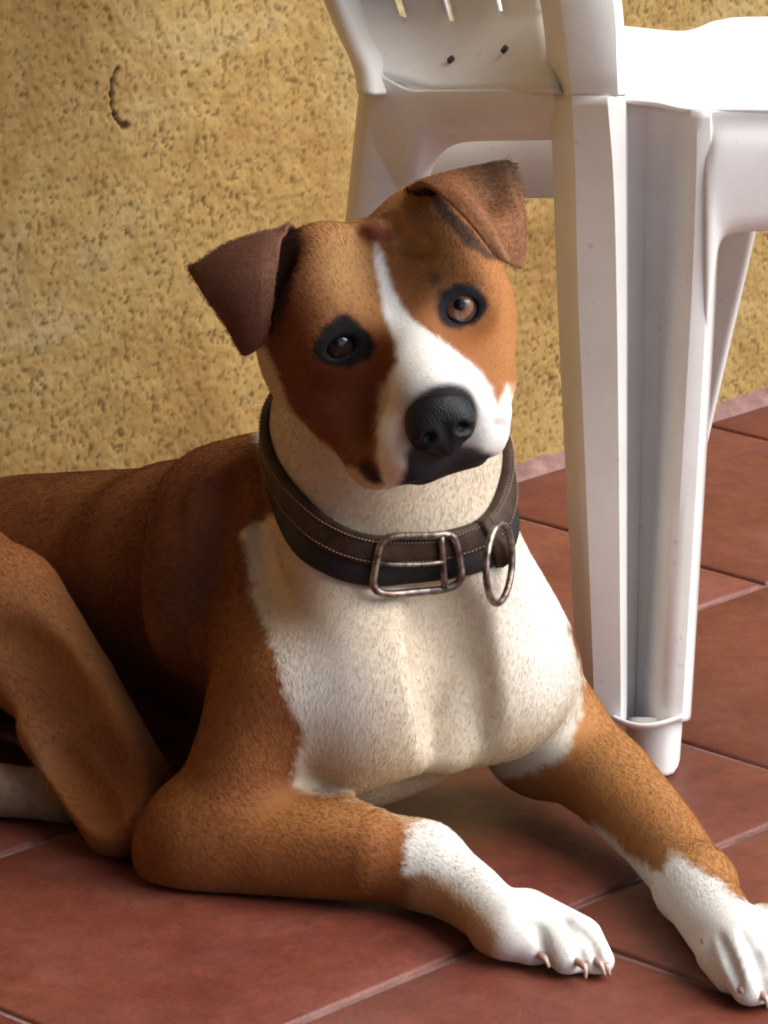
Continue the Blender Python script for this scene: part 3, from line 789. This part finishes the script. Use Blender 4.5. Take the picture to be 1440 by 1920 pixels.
m_leather2, nt, bs = new_mat('brown_leather'); oc = objco(nt)
nt.links.new(ramp(nt, nz(nt, 90, 5, .6, oc), [(.3, (.020, .010, .006)), (.7, (.060, .030, .019))]), bs.inputs['Base Color']); bs.inputs['Roughness'].default_value = .55; bs.inputs['Specular IOR Level'].default_value = .22
bump(nt, bs, nz(nt, 500, 4, .6, oc), .4, .0006)
m_metal, nt, bs = new_mat('worn_nickel'); oc = objco(nt); bs.inputs['Metallic'].default_value = 1
nt.links.new(ramp(nt, nz(nt, 200, 4, .6, oc), [(.35, (.09, .055, .045)), (.65, (.34, .29, .26))]), bs.inputs['Base Color']); bs.inputs['Roughness'].default_value = .42
m_thread, nt, bs = new_mat('waxed_thread'); bs.inputs['Base Color'].default_value = (.22, .16, .12, 1)
collar = bpy.data.objects.new('dog_collar', None); COL.objects.link(collar)
collar.location = cc0; bpy.context.view_layer.update()
tagit(collar, 'wide dark leather collar with metal buckle around the neck of the dog', 'dog collar')
def under(o, par):
    o.parent = par; o.matrix_parent_inverse = Matrix.Translation(par.location).inverted() if par.parent is None else Matrix.Identity(4); return o
def band(name, prof, mat, a0=0, a1=NA, closed=True):
    n = NA if closed else int(abs(a1 - a0)) * 2; V = []
    for i in range(n):
        a = (a0 + (a1 - a0) * i / (n if closed else n - 1))
        for w, h in prof: V.append(strap_pt(a, w, h))
    m = len(prof); f = []
    for i in range(n if closed else n - 1):
        for k in range(m): f.append((i * m + k, ((i + 1) % n) * m + k, ((i + 1) % n) * m + (k + 1) % m, i * m + (k + 1) % m))
    if not closed: f += [tuple(range(m)), tuple((n - 1) * m + k for k in range(m))[::-1]]
    o = mesh(name, V, f, mat); bm = bmesh.new(); bm.from_mesh(o.data); bmesh.ops.recalc_face_normals(bm, faces=bm.faces); bm.to_mesh(o.data); bm.free()
    return under(o, collar)
W_ = .0132
band('strap', [(-W_, -.001), (-W_, .0022), (-W_ + .0012, .0032), (-.004, .0036), (W_ - .0012, .0032), (W_, .0022), (W_, -.001)], m_leather)
band('strap_lining', [(-.001, .0030), (-.001, .0048), (0, .0056), (.0040, .0060), (W_ + .0006, .0056), (W_ + .0018, .0046), (W_ + .0018, .0), (W_ + .0002, .0)], m_leather2)
loop_px = np.array([proj(strap_pt(a, 0, .004)[None])[0][0] for a in range(NA)]); loop_y = np.array([proj(strap_pt(a, 0, .004)[None])[1][0] for a in range(NA)])
frontside = loop_y > np.interp(loop_px, [480, 975], [836, 905])
def at_px(x):
    best = min((i for i in range(NA) if frontside[i]), key=lambda i: abs(loop_px[i] - x)); return best
for w in (.0012, .0125):      # rows of stitches
    aa = np.arange(0, NA, .9); V, Fc = [], []
    for a in aa:
        v, f = tube([strap_pt(a, w, .0057), strap_pt(a + .3, w, .0064), strap_pt(a + .6, w, .0057)], .00035, 5); b = len(V); V += v; Fc += [tuple(x + b for x in q) for q in f]
    o = mesh('stitching', V, Fc, m_thread); under(o, collar); o['kind'] = 'stuff'
aL, aR = at_px(702), at_px(852)
if abs(aR - aL) > NA / 2: aR += NA if aR < aL else -NA
def rrect(a0, a1, w0, w1, h, n=64, rr=.22):
    pts_ = []
    for i in range(n):
        t = 2 * math.pi * i / n; cx, cy = math.cos(t), math.sin(t); p_ = 5
        x = math.copysign(abs(cx) ** (2 / p_), cx); y = math.copysign(abs(cy) ** (2 / p_), cy)
        a = (a0 + a1) / 2 + x * (a1 - a0) / 2; w = (w0 + w1) / 2 + y * (w1 - w0) / 2; pts_.append(strap_pt(a, w, h + .0015 * abs(x)))
    return pts_
V, Fc = tube(rrect(aL, aR, -.0166, .0166, .0060), .0022, 10, True); buckle = under(mesh('buckle', V, Fc, m_metal), collar)
am = aL + (aR - aL) * .80
V, Fc = tube([strap_pt(am, w, .0078) for w in np.linspace(-.0158, .0158, 8)], .0019, 10); o = mesh('buckle_bar', V, Fc, m_metal); o.parent = buckle; o.matrix_parent_inverse = Matrix.Identity(4)
V, Fc = tube([strap_pt(aL + (aR - aL) * t, .001, .0075 + .0015 * math.sin(t * 3)) for t in np.linspace(.02, .8, 8)], .0012, 8); o = mesh('buckle_prong', V, Fc, m_metal); o.parent = buckle; o.matrix_parent_inverse = Matrix.Identity(4)
for o in buckle.children:
    o.matrix_parent_inverse = Matrix.Identity(4)
# D-ring with its keeper loop
ck = at_px(925); kc = strap_pt(ck, .004, .010)
rc = P(936, 1057, (kc[1] * 1000) - 15)
V = []
d_up = UP * .0215 + RGT * .0012; d_rt = RGT * .0074 + fwd * .0165
for i in range(40):
    t = 2 * math.pi * i / 40; V.append(rc + d_up * math.cos(t) + d_rt * math.sin(t))
V, Fc = tube(V, .0020, 10, True); under(mesh('lead_ring', V, Fc, m_metal), collar)
band('keeper_loop', [(-.0145, .002), (-.0145, .0075), (.0145, .0078), (.0155, .002)], m_leather2, ck - 1.2, ck + 1.6, False)

# ---- short fur over the whole skin
def grow(name, v, f, C_of, dir_of, n, length, rad, keep=None, seed=5, Cv=None, par=None):
    r = np.random.default_rng(seed)
    a, b, c, d = (v[f[:, i]] for i in range(4)); ar = np.linalg.norm(np.cross(c - a, d - b), axis=1)
    k = r.choice(len(f), n, p=ar / ar.sum()); s, t = r.random((n, 1)), r.random((n, 1))
    p = a[k] * (1 - s) * (1 - t) + b[k] * s * (1 - t) + c[k] * s * t + d[k] * (1 - s) * t
    nr = np.cross(c[k] - a[k], d[k] - b[k]); nr /= np.maximum(np.linalg.norm(nr, axis=1), 1e-12)[:, None]
    if Cv is None:
        g = body.grad(p); nr = np.where((np.abs(g).sum(1) > .1)[:, None], g, nr)
    else:
        nr = nr * np.where(r.random((n, 1)) < .75, 1, -1) * np.sign(nr @ BACK)[:, None]; p = p + nr * .0022
    m = keep(p, nr) if keep else np.ones(n, bool)
    p, nr = p[m], nr[m]; n = len(p)
    dr = dir_of(p, nr); dr = dr + r.normal(0, .22, (n, 3)); dr -= nr * (dr * nr).sum(1)[:, None]; dr /= np.maximum(np.linalg.norm(dr, axis=1), 1e-9)[:, None]
    C = C_of(p, nr) if Cv is None else Cv[f[k]].mean(1)[m]; C = np.clip(C * (.90 + .20 * r.random((n, 1))), 0, .95)
    L = (length(p) if callable(length) else length) * (.6 + .6 * r.random(n)); lift = .17 + .12 * r.random(n)
    q = np.zeros((n, 4, 3))
    for i, tt in enumerate((0, .33, .67, 1)):
        q[:, i] = p - nr * .0003 + dr * (L * tt)[:, None] + nr * (L * lift * (tt - .45 * tt * tt))[:, None]
    hcv = bpy.data.hair_curves.new(name); hcv.add_curves([4] * n)
    hcv.position_data.foreach_set('vector', q.astype(np.float32).ravel())
    ra = hcv.attributes.new('radius', 'FLOAT', 'POINT') if 'radius' not in hcv.attributes else hcv.attributes['radius']
    ra.data.foreach_set('value', np.tile(np.array([1, .9, .65, .15]) * rad, n).astype(np.float32))
    ca = hcv.attributes.new('coat', 'FLOAT_COLOR', 'CURVE'); ca.data.foreach_set('color', np.hstack([C, np.ones((n, 1))]).astype(np.float32).ravel())
    hcv.materials.append(m_fur); o = bpy.data.objects.new(name, hcv); COL.objects.link(o); o.parent = par or dog; o['kind'] = 'stuff'; return o
m_fur, nt, bs = new_mat('fur'); nt.links.new(attr(nt, 'coat'), bs.inputs['Base Color'])
bs.inputs['Roughness'].default_value = .6; bs.inputs['Specular IOR Level'].default_value = .22
nose_pt = H(0, -100, 250)
def unit(v): v = np.asarray(v, float); return v / np.linalg.norm(v)
FD = np.array([unit((-.45, .35, -.75)), unit((.80, -.45, -.35)), unit((.40, -.80, -.45)), unit((.55, -.25, -.8))])
def fur_dir(p, nr):
    reg = region(p); w = np.exp(-(reg - reg.min(1)[:, None]) / .012); w /= w.sum(1)[:, None]
    hd = p - nose_pt; hd = hd / np.linalg.norm(hd, axis=1)[:, None] - .15 * HR[:, 2]
    d = w[:, :4] @ FD + w[:, 4:5] * hd
    ch = np.exp(-((p - P(850, 1250, 0)) ** 2).sum(1) / .08 ** 2)[:, None] * w[:, 0:1]
    sw = np.stack([fbm(p * 22, 61, 2), fbm(p * 22, 71, 2), fbm(p * 22, 81, 2)], 1) - .5
    return d + ch * (np.array([0, -.2, -.9]) - d) + sw * .9
def fur_keep(p, nr):
    k = ~((nr[:, 2] < -.6) & (p[:, 2] < .004))
    k &= p[:, 2] > .0015
    hq = (p - HO) @ HR / U
    for s_ in (-1, 1):
        k &= ((hq[:, 0] - eyec[s_][0]) / 34) ** 2 + ((hq[:, 1] - eyec[s_][1]) / 27) ** 2 > 1
    k &= ~((np.abs(hq[:, 0]) < 58) & (hq[:, 1] < -40) & (hq[:, 1] > -165) & (hq[:, 2] > 185))
    return k
def fur_len(p):
    reg = region(p); hq = np.linalg.norm(p - nose_pt, axis=1)
    L = np.where(reg.argmin(1) == 4, .0022 + .0020 * sm(.03, .16, hq), .0042)
    px_, py_ = proj(p); pw_ = np.maximum(sm(860, 960, px_) * (reg.argmin(1) == 1), sm(1640, 1760, py_) * (reg.argmin(1) == 2))
    return L * (1 - .55 * pw_)
NHAIR = 520000
grow('fur', bv, bf, lambda p, n: coat(p, n, region(p)), fur_dir, NHAIR, fur_len, .000105, fur_keep)

for i_, (o_, V_, C_) in enumerate(EARS):
    fq = np.array([p_.vertices[:] for p_ in o_.data.polygons])
    tipd = np.array([-.35, .1, -.9]) if i_ == 0 else np.array([.45, -.1, -.85])
    grow('fur', V_, fq, None, lambda p, nr: np.tile(tipd, (len(p), 1)), 14000, .0011, .00009, None, 11 + i_, C_, o_)

# ------------------------------------------------------------------ the white plastic chair
m_pl, nt, bs = new_mat('white_plastic'); oc = objco(nt)
c1 = ramp(nt, nz(nt, 25, 5, .6, oc), [(.3, (.82, .80, .77)), (.7, (.90, .89, .87))])
gr = ramp(nt, nz(nt, 160, 3, .6, oc), [(.66, (0, 0, 0)), (.74, (1, 1, 1))])
nt.links.new(mixc(nt, mixc(nt, .3, (0, 0, 0), gr), c1, (.30, .24, .17)), bs.inputs['Base Color']); bs.inputs['Roughness'].default_value = .38
bs.inputs['Subsurface Weight'].default_value = .0
bump(nt, bs, nz(nt, 500, 3, .5, oc), .12, .0006)
tl = nt.nodes.new('ShaderNodeBsdfTranslucent'); tl.inputs[0].default_value = (.9, .86, .8, 1)
mxs = nt.nodes.new('ShaderNodeMixShader'); mxs.inputs[0].default_value = .08
outn = nt.nodes['Material Output']; nt.links.new(bs.outputs[0], mxs.inputs[1]); nt.links.new(tl.outputs[0], mxs.inputs[2]); nt.links.new(mxs.outputs[0], outn.inputs[0])

NF = F(1240, 1455)                           # foot of the near back leg
chair = bpy.data.objects.new('plastic_chair', None); COL.objects.link(chair); chair.location = NF
tagit(chair, 'white moulded plastic garden chair standing on the tiles behind the dog', 'chair')
YN = NF[1] * 1000
def cmesh(name, V, Fc, th=.0, bevel=0, sub=0, off=0.0, parent=None):
    o = mesh(name, V, Fc, m_pl)
    if parent is None: under(o, chair)
    else: o.parent = parent
    mod_solid(o, th, off, bevel, sub); return o
def loft(name, levels, th, sub=0, **k):
    """levels: rows of (px, py, dy mm) points; every row the same length"""
    V = [P(x, y, YN + d) for row in levels for x, y, d in row]
    for v in V: v[2] = max(v[2], .0009)
    return cmesh(name, V, grid_faces(len(levels), len(levels[0])), th, sub=sub, **k)
def lerp_levels(keys, n):
    """keys: list of rows; smooth interpolation between them"""
    K = np.array(keys, float); return crom(K.reshape(len(K), -1), n).reshape(n, K.shape[1], 3)
# near back leg: left flange, hollow channel, right flange (rows from floor to seat)
leg = [
 [(1095, 1352, 40), (1117, 1352, 8), (1123, 1352, 1), (1160, 1350, -4), (1163, 1350, -2), (1166, 1350, 26), (1190, 1350, 34), (1212, 1350, 26), (1230, 1350, 4), (1245, 1350, -8), (1272, 1350, -10), (1279, 1350, -2), (1284, 1348, 40)],
 [(1092, 1270, 40), (1115, 1270, 8), (1121, 1270, 1), (1160, 1270, -4), (1164, 1270, -2), (1167, 1270, 26), (1192, 1270, 36), (1216, 1270, 28), (1236, 1270, 6), (1252, 1270, -8), (1277, 1270, -10), (1284, 1270, -2), (1289, 1270, 42)],
 [(1072, 900, 44), (1101, 900, 10), (1107, 900, 3), (1158, 900, -4), (1164, 900, -2), (1168, 900, 30), (1198, 900, 42), (1236, 900, 34), (1256, 900, 8), (1272, 900, -8), (1299, 900, -10), (1306, 900, -2), (1311, 900, 48)],
 [(1056, 560, 48), (1087, 560, 12), (1093, 560, 5), (1155, 560, -4), (1164, 560, -2), (1169, 560, 32), (1204, 560, 46), (1250, 560, 38), (1276, 560, 10), (1292, 560, -8), (1318, 560, -10), (1326, 560, -2), (1331, 560, 52)],
 [(1048, 330, 50), (1082, 330, 14), (1088, 330, 7), (1150, 330, -4), (1163, 330, -2), (1169, 330, 30), (1208, 330, 44), (1262, 330, 34), (1290, 330, 8), (1302, 330, -8), (1326, 330, -10), (1336, 330, -2), (1342, 330, 52)],
 [(1042, 178, 52), (1075, 178, 16), (1081, 178, 9), (1140, 178, -4), (1162, 180, -2), (1170, 184, 18), (1210, 188, 26), (1266, 198, 18), (1292, 204, 4), (1304, 206, -8), (1326, 206, -10), (1338, 206, -4), (1350, 206, 52)]]
def fine(rows):
    out = []
    for r in rows:
        r = np.array(r); n = len(r); ch = crom(r[6:11], 13)                      # the hollow gets more points
        out.append(np.vstack([r[:6], ch, r[11:]]))
    return np.array(out)
def sharp(o, a=32):
    try: o.data.set_sharp_from_angle(angle=R(a))
    except Exception: pass
    return o
o = loft('back_leg', fine(lerp_levels(leg, 40)), .0035, off=1.0); sharp(o)
# lip that closes the hollow and the stub of the foot below it
V = []
for i in range(13):
    t = i / 12; x = 1146 + (1282 - 1146) * t; bow = math.sin(math.pi * t)
    V += [P(x, 1338 + 22 * bow * (1 - .4 * t), YN - 14 - 8 * bow), P(x, 1348 + 24 * bow * (1 - .4 * t), YN - 14 - 8 * bow), P(x, 1346 + 18 * bow, YN + 30)]
cmesh('foot_rim', V, grid_faces(13, 3), .003, sub=1)
loft('foot', lerp_levels([[(1178, 1452, 22), (1192, 1455, 0), (1212, 1455, -6), (1240, 1455, -8), (1262, 1456, -6), (1270, 1452, 26)],
                          [(1176, 1400, 22), (1190, 1402, 0), (1212, 1402, -6), (1242, 1402, -8), (1266, 1402, -6), (1274, 1400, 26)],
                          [(1172, 1344, 22), (1188, 1344, 0), (1212, 1344, -6), (1244, 1344, -8), (1270, 1344, -6), (1278, 1344, 26)]], 8), .0035, sub=1)
# stile: the leg's left flange runs on up past the seat as the side of the backrest
def stile_row(y):
    f = lambda a, b: np.interp(y, [-1100, 0, 200, 340], [a[0], a[1], a[2], a[3]])
    return None
st = []
for y, a, b, c_, d in ((177, 1042, 1078, 1140, 1162), (120, 1037, 1071, 1128, 1159), (0, 1023, 1056, 1108, 1152), (-300, 965, 1000, 1060, 1110), (-700, 880, 915, 985, 1040), (-1080, 800, 835, 905, 960)):
    e_ = 40 * float(np.clip((177 - y) / 300, 0, 1)) ** 2 + max(0, -y) * .05
    st.append([(a, y, 60 + e_), (b - 3, y, 16 + e_), (b + 3, y, 10 + e_), (c_, y, -2 + e_), (d - 8, y, -4 + e_), (d, y, 4 + e_), (d + 2, y, 52 + e_)])
sharp(loft('back_stile', lerp_levels(st, 40), .0035, off=1.0))
# far stile
st = []
for y, a in ((178, 676), (120, 665), (0, 612), (-300, 500), (-700, 370), (-1080, 260)):
    e_ = 95 * float(np.clip((170 - y) / 200, 0, 1)) + max(0, -y) * .05 - 4
    st.append([(q0, q1, q2 + e_) for q0, q1, q2 in [(a - 4, y, 150), (a + 4, y, 132), (a + 26, y, 126), (a + 34, y, 134), (a + 52, y, 138), (a + 62, y, 160)]])
loft('back_stile', lerp_levels(st, 40), .0035, sub=1)
# slotted back panel
def panel_pt(s, t):
    """s across 0..1 far to near, t up 0..1"""
    ys = 130 + 34 * min(1, s * 3) + 6 * math.sin(s * 3.1) - t * (1210 + 30 * math.sin(math.pi * s))
    xl = np.interp(-ys, [-170, -130, 0, 300, 700, 1080], [706, 697, 648, 540, 405, 295]); xr = np.interp(-ys, [-170, -160, 0, 300, 700, 1080], [1042, 1041, 1030, 972, 886, 806])
    x = xl + (xr - xl) * s
    dep = 150 + (22 - 150) * s + 22 * math.sin(math.pi * s) + 120 * min(t, .16) / .16 + 60 * max(0, t - .16)
    return P(x, ys, YN + dep)
scut = [0, .05, .12, .18]; slots = [(.243, .275), (.478, .510), (.735, .765)]
for a, b in slots: scut += [a, b, (a + b) / 2]
for a in (.33, .42, .555, .60, .68, .80, .84, .92, 1.0): scut.append(a)
scut = sorted(set(scut)); tcut = sorted(set([0, .012, .022, .036, .046, .06, .075, .09, .105, .12, .2, .3, .4, .5, .6, .68, .72, .8, .9, 1.0]))
# small drain holes as extra columns
V = []; idx = {}
for i, s in enumerate(scut):
    for j_, t in enumerate(tcut): idx[i, j_] = len(V); V.append(panel_pt(s, t))
Fc = []
for i in range(len(scut) - 1):
    sm_ = (scut[i] + scut[i + 1]) / 2; ins = any(a < sm_ < b for a, b in slots)
    k = [n for n, (a, b) in enumerate(slots) if a < sm_ < b]
    for j_ in range(len(tcut) - 1):
        tm = (tcut[j_] + tcut[j_ + 1]) / 2
        if ins and (.105, .105, .12)[k[0]] < tm < .72: continue
        Fc.append((idx[i, j_], idx[i + 1, j_], idx[i + 1, j_ + 1], idx[i, j_ + 1]))
panel = cmesh('back_panel', V, Fc, .006, off=-1.0)
m_hole, nt, bs = new_mat('hole_dark'); bs.inputs['Base Color'].default_value = (.05, .04, .03, 1); bs.inputs['Roughness'].default_value = .9  # dark discs stand in for the shade inside the holes
for px, py in ((847, 113), (948, 94)):
    s = (px - 700) / 340; t = (168 - py) / 1215
    best = min(((a / 100, b / 400) for a in range(100) for b in range(60)), key=lambda q: np.hypot(*(np.array([v[0] for v in proj(panel_pt(*q)[None])]) - (px, py))))
    c = panel_pt(*best); n_ = np.cross(panel_pt(best[0] + .02, best[1]) - c, panel_pt(best[0], best[1] + .01) - c); n_ /= np.linalg.norm(n_)
    if n_ @ (CAM - c) < 0: n_ = -n_
    a1 = (panel_pt(best[0] + .02, best[1]) - c); a1 /= np.linalg.norm(a1); a2 = np.cross(n_, a1)
    V = [c + n_ * .0022 + (a1 * math.cos(k * math.pi / 5) * 5.5 + a2 * math.sin(k * math.pi / 5) * 8) * U for k in range(10)]
    V += [v - n_ * .004 for v in V]
    o = mesh('drain_hole', V, [tuple(range(10)), tuple(range(19, 9, -1))] + [(k, (k + 1) % 10, 10 + (k + 1) % 10, 10 + k) for k in range(10)], m_hole, smooth=False); o.parent = panel
# apron under the back with its arch
NA_ = 26; V = []
for i in range(NA_):
    t = i / (NA_ - 1); x0 = 690 + (1056 - 690) * t
    top = 132 + 36 * sm(0, .25, t); bot = np.interp(x0, [690, 790, 800, 830, 860, 900, 1060], [460, 400, 330, 280, 264, 260, 258])
    dep = 150 + (40 - 150) * t
    for k in range(8):
        q = k / 7; y = top + (bot - top) * q
        V.append(P(x0 - (18 * q if t < .3 else 18 * q * max(0, (1 - t) / .7)), y, YN + dep + 26 * q * q - 4 * math.sin(q * 3)))
    V.append(P(x0, bot + 1, YN + dep + 40))
cmesh('back_apron', V, grid_faces(NA_, 9), .003, sub=1)
# far back leg
loft('back_leg', lerp_levels([[(575, 1330, 170), (585, 1330, 150), (630, 1330, 146), (660, 1330, 152), (668, 1330, 176)],
                              [(610, 800, 170), (620, 800, 142), (700, 800, 138), (720, 800, 144), (728, 800, 170)],
                              [(650, 400, 172), (660, 400, 142), (770, 400, 138), (790, 400, 144), (796, 400, 170)],
                              [(676, 150, 172), (688, 150, 142), (790, 160, 138), (810, 160, 144), (816, 160, 170)]], 24), .003, sub=1)
# seat: a dished sheet with a raised rim
def seat_pt(s, t):
    """s: near to far, t: left to right"""
    ncl = np.array([(1168, 186, 0), (1230, 192, -4), (1300, 205, -10), (1440, 206, -14), (1750, 215, -10), (2150, 225, 10)], float)
    fcl = np.array([(1060, 44, 190), (1160, 48, 180), (1280, 58, 176), (1345, 38, 184), (1440, 31, 190), (1900, 30, 200)], float)
    a = crom(ncl, 61)[int(round(t * 60))]; b = crom(fcl, 61)[int(round(t * 60))]
    x, y, d = a + (b - a) * s; dish = math.sin(math.pi * min(1, max(0, s))) ** .6
    p = P(x, y, YN + d); p = p - np.array([0, 0, .010 * dish]); return p
V = [seat_pt(s, t) for t in np.linspace(0, 1, 61) for s in (0, .04, .1, .2, .35, .5, .65, .8, .9, .96, 1)]
cmesh('seat', V, grid_faces(61, 11), .003, sub=1)
# near side apron with an arch, and the front leg beyond the frame
xs = [1322, 1332, 1338, 1346, 1360, 1380, 1410, 1440, 1600, 1800, 1950, 2000, 2020, 2030]
bot = [640, 560, 480, 448, 436, 431, 429, 428, 428, 430, 440, 470, 560, 700]
V = []
for x, b in zip(xs, bot):
    for k in range(9):
        q = k / 8; y = 205 + (b - 205) * q; V.append(P(x, y, YN - 12 - 3 * math.sin(q * 3) + (5 if 0 < k < 2 else 0)))
    V.append(P(x + 2, b + 2, YN + 8))
cmesh('side_apron', V, grid_faces(len(xs), 10), .003, sub=1)
# moulded grip on the apron
V, Fc = tube([P(x, y, YN - 15) for x, y in crom([(1366, 346), (1372, 332), (1395, 326), (1440, 322), (1500, 320), (1560, 322), (1570, 334), (1560, 346), (1500, 350), (1430, 350), (1380, 352)], 40)], .0008, 6, True)
cmesh('apron_moulding', V, Fc)
loft('front_leg', lerp_levels([[(2060, 1520, 40), (2070, 1520, -12), (2130, 1520, -16), (2170, 1520, -10), (2176, 1520, 30)],
                               [(2010, 800, 40), (2020, 800, -12), (2110, 800, -16), (2150, 800, -10), (2156, 800, 30)],
                               [(1990, 240, 40), (2000, 240, -12), (2110, 240, -16), (2140, 230, -10), (2146, 230, 30)]], 16), .003, sub=1)
# far front leg seen under the apron
loft('front_leg', lerp_levels([[(1180, 1262, 240), (1190, 1262, 232), (1218, 1262, 230), (1226, 1262, 228), (1234, 1262, 236)],
                               [(1236, 900, 214), (1248, 900, 206), (1296, 900, 204), (1304, 900, 200), (1310, 900, 206)],
                               [(1292, 640, 196), (1300, 640, 188), (1352, 640, 186), (1362, 640, 182), (1369, 640, 188)],
                               [(1336, 430, 182), (1345, 430, 174), (1400, 430, 172), (1410, 430, 168), (1417, 430, 174)],
                               [(1370, 200, 180), (1380, 200, 172), (1440, 200, 170), (1452, 200, 166), (1460, 200, 172)]], 30), .003, sub=1)
# far apron seen through the arch
V = []
for i in range(20):
    t = i / 19; x = 720 + (1420 - 720) * t
    for q in (0, .5, 1): V.append(P(x, 140 + (371 - 140) * q, YN + 205 - 6 * q))
cmesh('far_apron', V, grid_faces(20, 3), .003)

# ------------------------------------------------------------------ unseen walls and roof, added out of frame to darken the left
m_blocker, nt, bs = new_mat('blocker_dark'); bs.inputs['Base Color'].default_value = (.05, .035, .022, 1); bs.inputs['Roughness'].default_value = .9
def wbox(name, lo, hi, mat, label=None, cat=None):
    x0, y0, z0 = lo; x1, y1, z1 = hi
    V = [(x, y, z) for z in (z0, z1) for x, y in ((x0, y0), (x1, y0), (x1, y1), (x0, y1))]
    o = mesh(name, V, [(0, 3, 2, 1), (4, 5, 6, 7), (0, 1, 5, 4), (1, 2, 6, 5), (2, 3, 7, 6), (3, 0, 4, 7)], mat, smooth=False)
    if label: tagit(o, label, cat)
    return o
wbox('side_blocker_wall', (-1.95, -4.6, -.02), (-1.75, 0.0, 2.5), m_blocker, 'unseen dark brown wall added left of the dog to block light', 'wall')
wbox('rear_blocker_wall', (-1.95, -4.82, -.02), (.60, -4.62, 2.5), m_blocker, 'unseen dark brown wall added behind the camera to block light', 'wall')
wbox('blocker_roof', (-3.0, -4.5, 2.5), (.35, 3.2, 2.65), m_blocker, 'unseen flat dark roof added over the dog to block light', 'roof')
